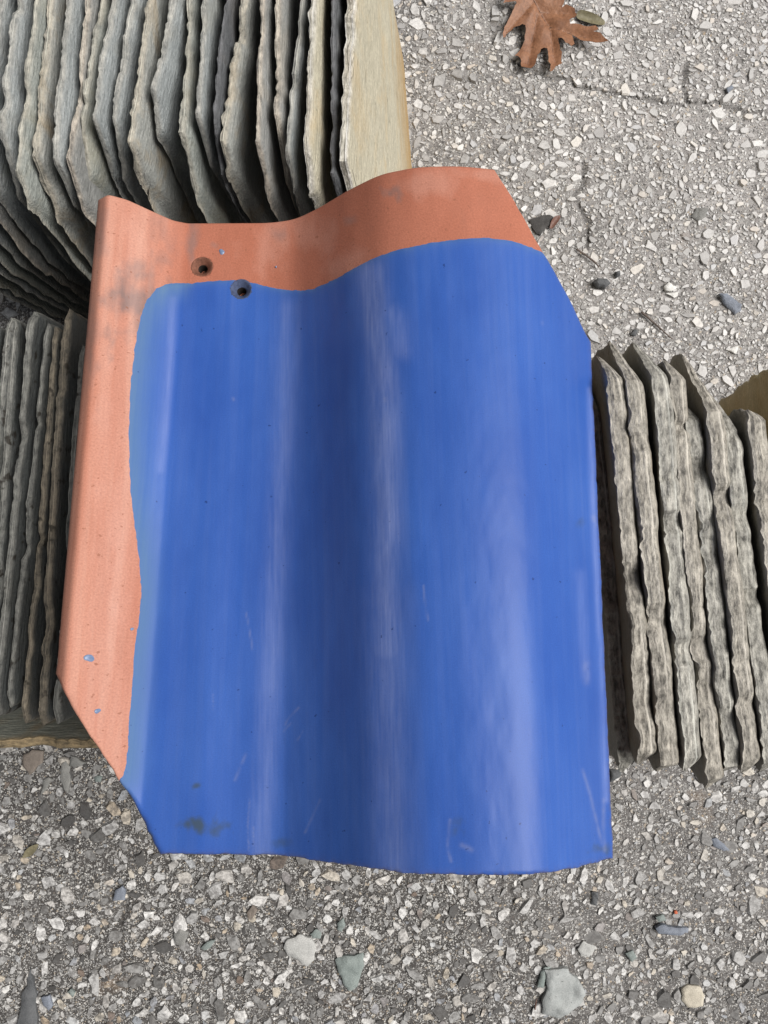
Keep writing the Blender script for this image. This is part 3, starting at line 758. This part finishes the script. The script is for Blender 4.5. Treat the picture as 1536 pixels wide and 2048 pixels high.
poly = np.vstack([line, [[0.3, line[-1, 1]], [0.3, -0.2], [line[0, 0], -0.2]]])
inside = np.zeros(len(PM), bool)
j = len(poly) - 1
for i in range(len(poly)):
    xi, yi = poly[i]; xj, yj = poly[j]
    cond = ((yi > PM[:, 1]) != (yj > PM[:, 1])) & (PM[:, 0] < (xj - xi) * (PM[:, 1] - yi) / (yj - yi + 1e-12) + xi)
    inside ^= cond; j = i
dist = np.full(len(PM), 9.0); near = np.zeros_like(PM)
for a, b in zip(line[:-1], line[1:]):
    ab = b - a; t = np.clip(((PM - a) @ ab) / max(1e-12, ab @ ab), 0, 1)
    pt = a + t[:, None] * ab; d = np.linalg.norm(PM - pt, axis=1)
    up = d < dist; dist[up] = d[up]; near[up] = pt[up]
rho2 = np.minimum(rhos[0], rhos[1]).ravel()
inq = inside[qf]
keep = inq.any(1) & (rho2[qf] > HR - 0.0004).all(1)
fk = qf[keep]
used = np.unique(fk)
Cm, Vm = Cg.ravel().copy(), Vw.ravel().copy()
outm = np.zeros(nv, bool); outm[used] = ~inside[used]
Cm[outm] = near[outm, 0]; Vm[outm] = near[outm, 1] / TL
off = 0.00045 * sstep(0, 0.0016, np.where(outm, 0, dist)) - 0.00004
off = np.where(outm, -0.00008, off)
P3 = tile_xyz(Cm, Vm, ripple.ravel() - drop.ravel() + off)
# coat also wraps down the cut edges
remap = np.full(nv, -1); remap[used] = np.arange(len(used))
gq = remap[fk]
gV = P3[used]
perm = np.zeros(nv, bool); perm[per] = True
isgl = inside & perm
pa = [(a, b) for a, b in zip(per, pn) if isgl[a] and isgl[b] and remap[a] >= 0 and remap[b] >= 0]
ex = {}; extra = []; exsrc = []
ctr = np.array([0.0, 0.0])
for a, b in pa:
    for k in (a, b):
        if k not in ex:
            ex[k] = len(gV) + len(extra)
            p = tile_xyz(Cm[k], Vm[k], -0.0075 + 0.0015 * float(fbm(Cm[k] * 90, Vm[k] * 40, 91)))
            o2 = np.array([0.0004 if Tg.ravel()[k] == 1 else (-0.0004 if Tg.ravel()[k] == 0 else 0), -0.0004 if Vg.ravel()[k] == 0 else 0.0003, 0])
            extra.append(p + o2); exsrc.append(k)
sk = np.array([[remap[a], ex[a], ex[b], remap[b]] for a, b in pa])
gQ = np.concatenate([gq, sk])
gV = np.concatenate([gV, np.array(extra)])
src = np.concatenate([used, np.array(exsrc)])
gmesh = build_mesh("glaze", gV, gQ, np.full(len(gQ), 4), M_GLAZE)
a_ = gmesh.attributes.new('tile_uv', 'FLOAT_VECTOR', 'POINT'); a_.data.foreach_set('vector', uvw[src].ravel())
thin = np.exp(-dist / 0.0022) * 0.8 + 0.9 * np.exp(-(dist / 0.011) ** 2) * sstep(-0.122, -0.134, Cg.ravel())
attr(gmesh, 'thin', np.clip(thin, 0, 1)[src])
nickv = np.exp(-np.minimum(np.minimum(dl, dr), db) / 0.0010)
attr(gmesh, 'nick', np.clip(nickv, 0, 1).ravel()[src])
grime = np.zeros_like(PX)
for bb in [(390, 1648, 46, 17, 0.05, 41, 1.0), (440, 1655, 25, 18, 0, 42, 0.8), (484, 1572, 8, 6, 0, 43, 0.0), (393, 1572, 7, 6, 0, 44, 0.9), (1202, 1697, 20, 12, 0, 45, 0.9), (910, 1660, 14, 26, 0.1, 46, 0.55), (300, 1672, 6, 9, 0, 47, 0.8), (560, 1682, 30, 10, 0, 48, 0.5), (1160, 1045, 8, 10, 0, 49, 0.4)]:
    grime = np.maximum(grime, bb[6] * blob(bb[0], bb[1], bb[2], bb[3], bb[4], bb[5], 0.06, 0.8))
scr = np.zeros_like(PX)
for pts, w in [([(1165, 1540), (1180, 1590), (1192, 1640), (1203, 1685)], 3.2), ([(1207, 1600), (1207, 1650), (1209, 1700)], 4), ([(571, 1450), (577, 1437), (598, 1415)], 2.0), ([(568, 1462), (582, 1446)], 1.8),
               ([(610, 1665), (622, 1640), (640, 1600)], 2.2), ([(470, 1560), (485, 1525), (492, 1508)], 3), ([(847, 1172), (850, 1205), (856, 1240)], 2.0), ([(595, 1480), (606, 1462)], 1.6), ([(492, 1225), (500, 1265), (505, 1300)], 1.8),
               ([(426, 1390), (427, 1420)], 1.3), ([(900, 1640), (895, 1690), (902, 1722)], 3), ([(924, 1690), (945, 1700)], 5), ([(770, 797), (771, 803)], 3.0), ([(1084, 645), (1085, 648)], 3.0), ([(466, 797), (468, 800)], 2.6), ([(1172, 1330), (1174, 1365)], 7), ([(1187, 1035), (1189, 1050)], 5),
               ([(498, 1700), (496, 1650), (500, 1600)], 1.5), ([(508, 1690), (507, 1655)], 1.4)]:
    scr = np.maximum(scr, stroke(pts, w, int(w * 31 + pts[0][0])))
sheen_scuff = np.zeros_like(PX)  # sky reflection bands and highlight lines painted as pale strokes, with some scuffing
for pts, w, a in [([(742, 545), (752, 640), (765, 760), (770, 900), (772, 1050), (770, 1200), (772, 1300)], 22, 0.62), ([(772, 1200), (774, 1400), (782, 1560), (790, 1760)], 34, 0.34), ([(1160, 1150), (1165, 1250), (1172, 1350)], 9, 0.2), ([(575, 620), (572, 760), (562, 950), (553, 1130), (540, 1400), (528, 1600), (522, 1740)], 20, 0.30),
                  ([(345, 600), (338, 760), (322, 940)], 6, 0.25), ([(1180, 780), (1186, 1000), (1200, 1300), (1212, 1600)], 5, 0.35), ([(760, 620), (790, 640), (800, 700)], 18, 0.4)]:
    sheen_scuff = np.maximum(sheen_scuff, a * stroke(pts, w * 1.25, 61, False))
sheen_scuff = np.clip(sheen_scuff * (0.85 + 0.3 * fbm(PX * 0.25, PY * 0.02, 66, 4) + 0.35 * fbm(PX * 0.02, PY * 0.006, 65)), 0, 1)
for nm, arr in (('grime', grime), ('scratch', scr), ('sheen_scuff', sheen_scuff)):
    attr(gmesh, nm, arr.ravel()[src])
link("glaze", gmesh, tile)['label'] = "glossy cobalt blue glaze coat, scuffed and streaked, with sheen bands painted along the curves"

# nail holes and stray drops of glaze
def hole_material(name, col):
    n = NT(name); nz = n.noise(n.coord('Object'), 500, 3, 0.6)
    return n.fin(n.ramp(nz, [(0.3, tuple(0.5 * a for a in col)), (0.7, col)]), 0.8, spec=0.2)
M_H = [hole_material("dirty_clay_bore", (0.20, 0.085, 0.055)), hole_material("glazed_bore", (0.07, 0.09, 0.16))]
M_BORE = hole_material("shaded_black_bore", (0.018, 0.014, 0.012))  # near-black colour stands in for the darkness deep in the hole
def frame_at(c, v, dz=0.0):
    return tile_xyz(np.array(c), np.array(v), dz), np.array([1.0, 0, 0]), np.array([0, TC, -TS]), np.array([0, TS, TC])
for k in range(2):
    c, v = HOLES[k]
    p, ex_, ey_, ez_ = frame_at(c, v)
    prof = [(HR + 0.0007, 0.0000), (HR + 0.0002, 0.0004), (HR - 0.0004, 0.0001), (HR - 0.0018, -0.0011), (HI + 0.0009, -0.0024), (HI, -0.0030), (HI - 0.0003, -0.0118)]
    N = 40; V = []
    for (r_, z_) in prof:
        for i in range(N):
            a = 2 * math.pi * i / N
            V.append(p + ex_ * r_ * math.cos(a) + ey_ * r_ * math.sin(a) + ez_ * z_)
    qs = [[i * N + j, i * N + (j + 1) % N, (i + 1) * N + (j + 1) % N, (i + 1) * N + j] for i in range(len(prof) - 1) for j in range(N)]
    me = build_mesh("nail_hole", np.array(V), np.array(qs)[:, ::-1], np.full(len(qs), 4), mats=[M_H[k], M_BORE], mat_idx=[1 if i // N >= 5 else 0 for i in range(len(qs))])
    o = link("nail_hole", me, tile)
    o['label'] = ["countersunk nail hole in the bare clay", "countersunk nail hole on the edge of the blue glaze"][k]
def drop_mat():
    n = NT("glaze_drop"); nz = n.noise(n.coord('Object'), 300, 3, 0.6)
    return n.fin(n.ramp(nz, [(0.3, (0.11, 0.15, 0.24)), (0.7, (0.18, 0.24, 0.36))]), 0.35)
M_DROP = drop_mat()
for (x, y, r_) in [(443.5, 504, 7), (178, 1316, 7.5), (195, 1422, 4.8), (264, 1258, 3.0), (552, 534, 2.2)]:
    c, v = cv_of(x, y); N = 18; rr = r_ / F * 0.5
    V = []; qs = []
    cs = [(1.0, -0.00015), (0.85, 0.0004), (0.45, 0.0007), (0.0, 0.0008)]
    ph = x
    for (f, z_) in cs:
        for i in range(N):
            a = 2 * math.pi * i / N
            wob = 1 + 0.16 * math.sin(2 * a + ph) + 0.08 * math.sin(3 * a + 2 * ph)
            V.append(tile_xyz(np.array(c + rr * f * wob * math.cos(a)), np.array(v + rr * f * wob * math.sin(a) / TL), z_))
    qs = [[i * N + j, i * N + (j + 1) % N, (i + 1) * N + (j + 1) % N, (i + 1) * N + j] for i in range(3) for j in range(N)]
    link("glaze_drop", build_mesh("glaze_drop", np.array(V), np.array(qs), np.full(len(qs), 4), M_DROP), tile)

# ------------------------------------------------------------------ loose chips on the asphalt
def chip_material(name, lo, hi, rough=0.75):
    n = NT(name); co = n.coord('Object')
    a = n.noise(co, 90, 5, 0.65); f = n.noise(co, 900, 3, 0.6)
    col = n.ramp(a, [(0.25, lo), (0.75, hi)])
    col = n.mix(1.0, col, n.ramp(f, [(0.25, 0.78), (0.75, 1.18)]), 'MULTIPLY')
    sp = n.ramp(n.noise(co, 330, 2, 0.5), [(0.68, 0.0), (0.73, 0.7)])
    col = n.mix(sp, col, tuple(0.4 * x for x in lo))
    return n.fin(col, rough, n.bump(n.math('ADD', f, n.math('MULTIPLY', a, 3.0)), 0.5, 0.0009), 0.35)
CM = {'pale': chip_material("pale_grey_chip", (0.33, 0.33, 0.315), (0.44, 0.435, 0.415)), 'green': chip_material("green_grey_chip", (0.15, 0.175, 0.165), (0.24, 0.27, 0.255)),
      'grey': chip_material("grey_slate_chip", (0.25, 0.265, 0.26), (0.37, 0.38, 0.37)), 'dark': chip_material("dark_slate_chip", (0.06, 0.063, 0.066), (0.12, 0.122, 0.125)),
      'blue': chip_material("blue_grey_chip", (0.13, 0.145, 0.175), (0.22, 0.24, 0.28)), 'brown': chip_material("brown_grey_chip", (0.15, 0.125, 0.105), (0.23, 0.195, 0.165)),
      'tan': chip_material("tan_chip", (0.40, 0.36, 0.29), (0.52, 0.475, 0.39)), 'white': chip_material("white_chip", (0.58, 0.57, 0.54), (0.70, 0.69, 0.66)),
      'mid': chip_material("dull_grey_chip", (0.15, 0.15, 0.142), (0.24, 0.235, 0.22)), 'red': chip_material("brick_red_chip", (0.45, 0.10, 0.045), (0.55, 0.15, 0.07)),
      'tar': chip_material("tar_black_scrap", (0.03, 0.028, 0.027), (0.07, 0.066, 0.062))}

def in_poly(pts, poly):
    ins = np.zeros(len(pts), bool); j = len(poly) - 1
    for i in range(len(poly)):
        xi, yi = poly[i]; xj, yj = poly[j]
        ins ^= ((yi > pts[:, 1]) != (yj > pts[:, 1])) & (pts[:, 0] < (xj - xi) * (pts[:, 1] - yi) / (yj - yi + 1e-15) + xi)
        j = i
    return ins

def plate(name, poly, zf, th, mat, step, parent=None, rim=0.0):
    """a thin irregular plate from an outline in metres; zf(x, y) is its upper face, th(x, y, d) its thickness"""
    poly = np.asarray(poly); c = poly.mean(0)
    lo, hi = poly.min(0), poly.max(0)
    gx, gy = np.meshgrid(np.arange(lo[0], hi[0], step), np.arange(lo[1], hi[1], step))
    rs = np.random.default_rng(5)
    pts = np.stack([gx.ravel(), gy.ravel()], -1) + rs.uniform(-0.3, 0.3, (gx.size, 2)) * step
    pts = pts[in_poly(pts, poly)]
    def edge_d(p):
        d = np.full(len(p), 9.0)
        for a, b in zip(poly, np.roll(poly, -1, axis=0)):
            ab = b - a; t = np.clip(((p - a) @ ab) / max(1e-15, ab @ ab), 0, 1)
            d = np.minimum(d, np.linalg.norm(p - a - t[:, None] * ab, axis=1))
        return d
    pts = pts[edge_d(pts) > 0.45 * step]
    allp = [Vector(p) for p in poly] + [Vector(p) for p in pts]
    n0 = len(poly)
    vc, ed, fc, *_ = geometry.delaunay_2d_cdt(allp, [], [list(range(n0))], 1, 1e-7)
    P = np.array([[v.x, v.y] for v in vc]); T = np.array([f for f in fc if len(f) == 3])
    area = np.cross(P[T[:, 1]] - P[T[:, 0]], P[T[:, 2]] - P[T[:, 0]])
    T[area < 0] = T[area < 0][:, ::-1]
    d = edge_d(P)
    zt_ = zf(P[:, 0], P[:, 1], d); zb = zt_ - th(P[:, 0], P[:, 1], d)
    nvp = len(P)
    V = np.concatenate([np.c_[P, zt_], np.c_[P, zb]])
    # boundary edges
    from collections import Counter
    cnt = Counter()
    for t in T:
        for a, b in ((t[0], t[1]), (t[1], t[2]), (t[2], t[0])): cnt[(int(a), int(b))] += 1
    be = [(a, b) for (a, b) in cnt if (b, a) not in cnt]
    V2 = []; q = []
    base = 2 * nvp
    m_ = {}
    for a, b in be:
        for k in (a, b):
            if k not in m_: m_[k] = len(m_)
    keys = list(m_)
    V = np.concatenate([V, V[keys], V[[k + nvp for k in keys]]])
    nk = len(keys)
    side = [[base + m_[a], base + nk + m_[a], base + nk + m_[b], base + m_[b]] for a, b in be]
    loops = np.concatenate([T.ravel(), (T[:, ::-1] + nvp).ravel(), np.array(side).ravel()])
    totals = np.concatenate([np.full(2 * len(T), 3), np.full(len(side), 4)])
    V = V - np.array([c[0], c[1], 0])
    me = build_mesh(name, V, loops, totals, mat, smooth=True)
    return link(name, me, parent, loc=(c[0], c[1], 0)), d

def ragged(P, seed, amp, sub):
    P = np.asarray(P, float); out = []
    for i in range(len(P)):
        a, b = P[i], P[(i + 1) % len(P)]
        L = np.linalg.norm(b - a); k = max(1, int(L / sub))
        nrm = np.array([-(b - a)[1], (b - a)[0]]) / max(L, 1e-9)
        for j in range(k):
            t = j / k
            w = amp * float(fbm(i * 3.7 + t * 2.3, seed * 1.7, seed, 3)) * (math.sin(math.pi * t) if k > 1 else 0)
            out.append(a + (b - a) * t + nrm * w)
    return np.array(out)

def chip(pts, mat, label, th=0.004, cat="stone chip", off=(0, 0), sc=1.0, name="slate_chip", tilt=0.03, group="loose chips on the asphalt"):
    P = np.array([gpt(off[0] + x / sc, off[1] + y / sc, 0.003) for x, y in pts])
    seed = int(abs(pts[0][0] * 7 + pts[0][1] * 3)) % 977
    rs = np.random.default_rng(seed)
    size = np.ptp(P, axis=0).max()
    P = ragged(P, seed, 0.05 * size, max(0.0018, 0.08 * size))
    c = P.mean(0); gx, gy = rs.normal(0, tilt, 2)
    bevw = min(0.0018, 0.12 * size)
    zf = lambda x, y, d: 0.0016 + th * (0.55 + 0.45 * np.clip(d / bevw, 0, 1) ** 0.6) + (x - c[0]) * gx + (y - c[1]) * gy + 0.0005 * fbm(x * 160, y * 160, seed) + 0.22 * th * np.sign(fbm(x * 45 + 9, y * 45, seed + 3, 2))
    o, _ = plate(name, P, zf, lambda x, y, d: th * 0.9 + 0 * x, CM[mat], max(0.0016, size / 14))
    return tag(o, label, cat, group)

A6, A7, A8 = (0, 1480), (768, 1480), (980, 400)
chip([(1135, 830), (1150, 797), (1200, 775), (1245, 790), (1265, 830), (1258, 880), (1230, 905), (1190, 880), (1150, 857)], 'pale', "rounded pale grey flake on the asphalt below the middle of the tile", 0.0035, off=A6, sc=2)
chip([(1340, 880), (1380, 863), (1452, 850), (1457, 900), (1430, 985), (1395, 1000), (1372, 970), (1352, 920)], 'green', "green-grey slate chip right of the rounded pale flake", 0.004, off=A6, sc=2)
chip([(120, 915), (135, 960), (141, 1060), (152, 1150), (66, 1150), (85, 1040), (105, 960)], 'dark', "long dark slate shard pointing up at the bottom left corner", 0.004, off=A6, sc=2)
chip([(240, 118), (264, 84), (281, 108), (282, 165), (274, 210), (262, 206), (245, 165)], 'mid', "long grey chip standing on its point below the left row's crosswise slate", 0.0035, off=A6, sc=2)
chip([(95, 58), (130, 38), (176, 44), (172, 90), (122, 137), (92, 105)], 'brown', "flat brownish chip below the crosswise slate on the left", 0.0035, off=A6, sc=2)
chip([(285, 62), (305, 68), (345, 92), (318, 106), (280, 104)], 'mid', "small dull triangular chip near the tile's broken lower left corner", 0.003, off=A6, sc=2)
chip([(374, 150), (390, 143), (408, 148), (400, 170), (380, 168)], 'green', "tiny green chip close to the orange corner of the tile", 0.003, off=A6, sc=2)
chip([(165, 205), (172, 160), (196, 150), (205, 158), (188, 196), (166, 222)], 'mid', "narrow grey sliver left of the long grey chip", 0.0025, off=A6, sc=2)
chip([(452, 642), (462, 600), (490, 582), (504, 602), (500, 640)], 'blue', "blue-grey chip on the asphalt left below the tile's bottom edge", 0.003, off=A6, sc=2)
chip([(985, 695), (1010, 660), (1030, 680), (1004, 722), (988, 712)], 'brown', "brown sliver on the asphalt below the tile's valley", 0.0025, off=A6, sc=2)
chip([(695, 775), (722, 755), (755, 768), (738, 820), (702, 818)], 'mid', "dull grey chip left of the brown sliver", 0.0025, off=A6, sc=2)
chip([(800, 835), (830, 806), (862, 798), (842, 830), (815, 842)], 'green', "pale green sliver between the grey chip and the rounded flake", 0.0025, off=A6, sc=2)
chip([(1350, 732), (1376, 710), (1382, 740), (1366, 770), (1350, 760)], 'green', "small green chip above the green-grey slate chip", 0.0028, off=A6, sc=2)
chip([(1240, 778), (1262, 758), (1288, 766), (1282, 795), (1252, 796)], 'green', "small green chip touching the rounded pale flake", 0.0022, off=A6, sc=2)
chip([(164, 1030), (200, 1018), (212, 1060), (196, 1082), (175, 1062)], 'blue', "blue-grey chip right of the long dark shard", 0.003, off=A6, sc=2)
chip([(270, 1008), (285, 994), (301, 1010), (290, 1032)], 'green', "little green chip by the bottom of the photo on the left", 0.003, off=A6, sc=2)
chip([(640, 912), (735, 910), (775, 950), (802, 1012), (780, 1060), (700, 1113), (632, 1095), (634, 1030), (652, 985)], 'grey', "largest grey slate chip near the bottom of the photo", 0.007, off=A7, sc=2, tilt=0.015)
chip([(612, 985), (628, 925), (645, 906), (668, 908), (646, 930), (640, 985)], 'green', "thin splinter peeling off the left of the largest grey chip", 0.0035, off=A7, sc=2)
chip([(1190, 1000), (1215, 980), (1265, 985), (1282, 1020), (1276, 1065), (1215, 1072), (1190, 1040)], 'tan', "tan flake near the bottom right corner of the photo", 0.0045, off=A7, sc=2)
chip([(1084, 748), (1110, 735), (1160, 748), (1220, 755), (1216, 772), (1150, 776), (1095, 770)], 'blue', "long dark blue chip below the right row of slates", 0.005, off=A7, sc=2)
chip([(830, 606), (856, 610), (851, 662), (828, 658)], 'dark', "small dark oblong chip under the tile's lower right corner", 0.004, off=A7, sc=2)
chip([(1308, 396), (1330, 390), (1382, 440), (1362, 444), (1320, 426)], 'blue', "slanting blue-grey sliver below the right row of slates", 0.0028, off=A7, sc=2)
chip([(775, 838), (800, 805), (850, 830), (822, 868), (790, 865)], 'pale', "pale stone above right of the largest grey chip", 0.0025, off=A7, sc=2)
chip([(965, 852), (995, 840), (1011, 870), (990, 888)], 'green', "small green-grey chip between the pale stone and the tan flake", 0.0028, off=A7, sc=2)
chip([(1086, 708), (1120, 700), (1131, 722), (1098, 728)], 'green', "flat green chip just above the long dark blue chip", 0.0025, off=A7, sc=2)
chip([(1161, 686), (1172, 684), (1176, 695), (1164, 698)], 'red', "tiny brick red crumb above the long dark blue chip", 0.003, off=A7, sc=2)
chip([(905, 118), (952, 122), (942, 146), (905, 168)], 'dark', "dark shard at the foot of the right row beside the tile", 0.004, off=A7, sc=2)
chip([(565, 455), (590, 436), (640, 440), (662, 465), (632, 492), (588, 486)], 'dark', "dark round-edged stone right of the tile's cut corner", 0.007, off=A8, sc=2.763)
chip([(1262, 520), (1310, 515), (1388, 580), (1382, 615), (1352, 632), (1290, 575)], 'blue', "dark blue-grey slate chip near the photo's right edge", 0.005, off=A8, sc=2.763)
chip([(1115, 92), (1140, 42), (1205, 45), (1192, 92), (1150, 116)], 'mid', "flat grey chip on the bright asphalt upper right", 0.0025, off=A8, sc=2.763)
chip([(962, 478), (990, 452), (1036, 482), (1005, 502), (972, 500)], 'white', "white stone right of the dark stone", 0.004, off=A8, sc=2.763)
chip([(972, 515), (1044, 505), (1022, 540)], 'white', "white sliver below the white stone", 0.0025, off=A8, sc=2.763)
chip([(685, 402), (712, 394), (720, 418), (696, 432)], 'dark', "black crumb above the dark stone", 0.006, off=A8, sc=2.763)
chip([(1305, 826), (1376, 805), (1360, 852)], 'white', "white triangular chip above the right row of slates", 0.003, off=A8, sc=2.763)
chip([(775, 745), (800, 712), (820, 722), (802, 752)], 'dark', "small dark chip above the tallest tip of the right row", 0.003, off=A8, sc=2.763)
chip([(1368, 350), (1392, 338), (1400, 348), (1378, 370)], 'blue', "small blue chip by the crack upper right", 0.0025, off=(760, 0), sc=1.979)
chip([(215, 110), (250, 95), (330, 80), (352, 92), (330, 138), (308, 155), (280, 195), (258, 188)], 'tar', "flat black scrap poking out by the orange upper right corner of the tile", 0.002, cat="scrap", off=A8, sc=2.763, name="black_scrap", group=None)

# ------------------------------------------------------------------ leaves and twigs
def leaf_material(name, lo, hi, rough=0.55):
    n = NT(name); co = n.coord('Object')
    a = n.noise(co, 45, 5, 0.65, 0.5); f = n.noise(co, 380, 4, 0.6)
    col = n.ramp(a, [(0.28, lo), (0.72, hi)])
    col = n.mix(1.0, col, n.ramp(f, [(0.25, 0.75), (0.75, 1.22)]), 'MULTIPLY')
    sp = n.ramp(n.noise(co, 210, 2, 0.5), [(0.70, 0.0), (0.75, 0.75)])
    col = n.mix(sp, col, (0.05, 0.022, 0.012))
    return n.fin(col, rough, n.bump(n.math('ADD', n.math('MULTIPLY', a, 2.0), f), 0.4, 0.001), 0.35)
M_LEAF = leaf_material("dry_oak_leaf", (0.14, 0.058, 0.028), (0.28, 0.135, 0.072))
M_RIB = leaf_material("leaf_rib", (0.13, 0.07, 0.05), (0.30, 0.17, 0.11))
M_OLIVE = leaf_material("faded_olive_leaf", (0.13, 0.115, 0.065), (0.22, 0.195, 0.125))
M_CURL = leaf_material("curled_brown_leaf", (0.10, 0.05, 0.035), (0.20, 0.10, 0.075))
M_TWIG = leaf_material("dry_twig", (0.06, 0.045, 0.038), (0.15, 0.115, 0.095))

Lsc = 5.12
oak = [(520, -120), (500, -60), (440, -40), (330, -60), (270, -90), (250, -30), (228, 75), (290, 52), (365, 32), (372, 55), (330, 130), (280, 230), (232, 345), (240, 385), (262, 375), (300, 325), (370, 272), (430, 252), (462, 262), (468, 330), (462, 400), (420, 490), (355, 568),
       (412, 590), (420, 690), (470, 695), (520, 705), (565, 660), (590, 560), (625, 500), (655, 485), (690, 490), (698, 560), (696, 640), (722, 665), (712, 750), (735, 742), (770, 690), (838, 655), (832, 590), (835, 540), (815, 470), (800, 388), (835, 395), (870, 445), (930, 485), (962, 462), (950, 400), (945, 350),
       (985, 385), (1020, 425), (1100, 442), (1170, 472), (1290, 468), (1262, 430), (1215, 375), (1140, 345), (1200, 325), (1170, 290), (1080, 290), (1000, 255), (920, 250), (915, 205), (990, 155), (970, 90), (880, 45), (840, 70), (865, 10), (800, -30), (700, -60), (640, -110), (580, -150)]
oakP = np.array([gpt(960 + x / Lsc, y / Lsc, 0.010) for x, y in oak])
oakP = ragged(oakP, 19, 0.0012, 0.003)
oc = oakP.mean(0)
m0 = np.array(gpt(960 + 540 / Lsc, -30 / Lsc, 0.01)); m1 = np.array(gpt(960 + 720 / Lsc, 260 / Lsc, 0.01))
VE = [(m0, m1), (np.array(gpt(960 + 590 / Lsc, 140 / Lsc, .01)), np.array(gpt(960 + 490 / Lsc, 660 / Lsc, .01))), (m1, np.array(gpt(960 + 1240 / Lsc, 455 / Lsc, .01))), (m1, np.array(gpt(960 + 770 / Lsc, 640 / Lsc, .01))),
      (np.array(gpt(960 + 545 / Lsc, 20 / Lsc, .01)), np.array(gpt(960 + 260 / Lsc, 340 / Lsc, .01))), (np.array(gpt(960 + 610 / Lsc, 100 / Lsc, .01)), np.array(gpt(960 + 940 / Lsc, 130 / Lsc, .01)))]
def seg_d(x, y, a, b):
    ab = b - a; t = np.clip(((x - a[0]) * ab[0] + (y - a[1]) * ab[1]) / (ab @ ab), 0, 1)
    return np.hypot(x - a[0] - t * ab[0], y - a[1] - t * ab[1])
def oak_z(x, y, d):
    x = np.asarray(x, float); y = np.asarray(y, float)
    dv = np.min([seg_d(x, y, a, b) for a, b in VE], axis=0)
    r2 = ((x - oc[0]) ** 2 + (y - oc[1]) ** 2)
    return 0.0062 + 0.0035 * fbm(x * 28, y * 28, 44, 3) + 2.2 * r2 + 0.0025 * np.clip(dv / 0.008, 0, 1) - 0.0012 * np.exp(-(dv / 0.0012) ** 2)
leaf, _ = plate("oak_leaf", oakP, oak_z, lambda x, y, d: 0.00035 + 0 * x, M_LEAF, 0.0022)
tag(leaf, "dry brown oak leaf with pointed lobes lying on the asphalt at the top", "leaf")

def tube(name, pts, r0, r1, mat, parent=None, origin=None):
    P = np.array(pts, float); n = len(P); N = 7; V = []
    for i in range(n):
        t = P[min(i + 1, n - 1)] - P[max(i - 1, 0)]; t /= np.linalg.norm(t)
        sx = np.cross(t, [0, 0, 1.0]); sx /= max(1e-9, np.linalg.norm(sx)); sz = np.cross(sx, t)
        r_ = r0 + (r1 - r0) * i / (n - 1)
        for k in range(N):
            a = 2 * math.pi * k / N
            V.append(P[i] + sx * r_ * math.cos(a) + sz * r_ * math.sin(a))
    q = [[i * N + k, i * N + (k + 1) % N, (i + 1) * N + (k + 1) % N, (i + 1) * N + k] for i in range(n - 1) for k in range(N)]
    loops = np.array(q).ravel().tolist() + list(range(N))[::-1] + list(range((n - 1) * N, n * N))
    tot = [4] * len(q) + [N, N]
    o_ = np.zeros(3) if origin is None else np.array(origin)
    me = build_mesh(name, np.array(V) - o_, loops, tot, mat)
    return link(name, me, parent, loc=(0, 0, 0) if parent is not None else tuple(o_))
def on_leaf(a, b, n=10):
    t = np.linspace(0, 1, n)[:, None]; p = a + (b - a) * t
    return np.c_[p, oak_z(p[:, 0], p[:, 1], 0) + 0.0003]
for i, (a, b) in enumerate(VE):
    o = tube("midrib" if i == 0 else "vein", on_leaf(a, b, 12), 0.0010 if i == 0 else 0.0006, 0.0006 if i == 0 else 0.00025, M_RIB, leaf, (oc[0], oc[1], 0))

def small_leaf(name, pts, off, sc, mat, label, curl):
    P = np.array([gpt(off[0] + x / sc, off[1] + y / sc, 0.004) for x, y in pts]); P = ragged(catmull(np.vstack([P, P[:1]]), 4)[:-1], 3, 0.0004, 0.003)
    c = P.mean(0); ax = P[np.argmax(((P - c) ** 2).sum(1))] - c; ax /= np.linalg.norm(ax); nx_ = np.array([-ax[1], ax[0]])
    o, _ = plate(name, P, lambda x, y, d: 0.0035 + curl * (((x - c[0]) * nx_[0] + (y - c[1]) * nx_[1]) ** 2) + 0.0006 * fbm(x * 90, y * 90, 3), lambda x, y, d: 0.0004 + 0 * x, mat, 0.0016)
    return tag(o, label, "leaf")
small_leaf("olive_leaf", [(985, 150), (1010, 118), (1090, 128), (1200, 165), (1280, 215), (1255, 262), (1160, 262), (1060, 225), (1000, 190)], (960, 0), 5.12, M_OLIVE, "small olive brown leaf beside the oak leaf at the top", 90)
small_leaf("narrow_leaf", [(88, 472), (100, 445), (122, 425), (152, 418), (142, 445), (118, 466)], A6, 2, M_OLIVE, "small narrow olive leaf on the dark asphalt at lower left", 60)
small_leaf("curled_leaf", [(330, 155), (338, 118), (360, 92), (388, 84), (384, 108), (362, 140), (345, 158)], A8, 2.763, M_CURL, "tiny curled brown leaf on the black scrap by the tile's top right corner", 160)

def ground_tube(name, pts, off, sc, r0, r1, label, mat=M_TWIG, z=0.004):
    P = catmull([gpt(off[0] + x / sc, off[1] + y / sc, z) for x, y in pts], 4)
    rs = np.random.default_rng(len(pts)); zz = z + 0.0006 * fbm(np.arange(len(P)) * 0.5, 0, 3)
    o = tube(name, np.c_[P, zz], r0, r1, mat, origin=(P[:, 0].mean(), P[:, 1].mean(), 0.002))
    return tag(o, label, "twig")
ground_tube("twig", [(838, 618), (880, 655), (930, 700), (968, 735), (1008, 768)], A8, 2.763, 0.0014, 0.0006, "thin dark twig on the asphalt above the right row of slates")
ground_tube("stem", [(478, 270), (530, 305), (575, 340), (602, 372)], A8, 2.763, 0.0011, 0.0009, "short grey stem on the asphalt right of the tile's cut corner")
ground_tube("pine_needle", [(605, 1080), (607, 1058), (611, 1035)], A7, 2, 0.0006, 0.0004, "short rusty needle lying left of the largest grey chip", M_CURL)
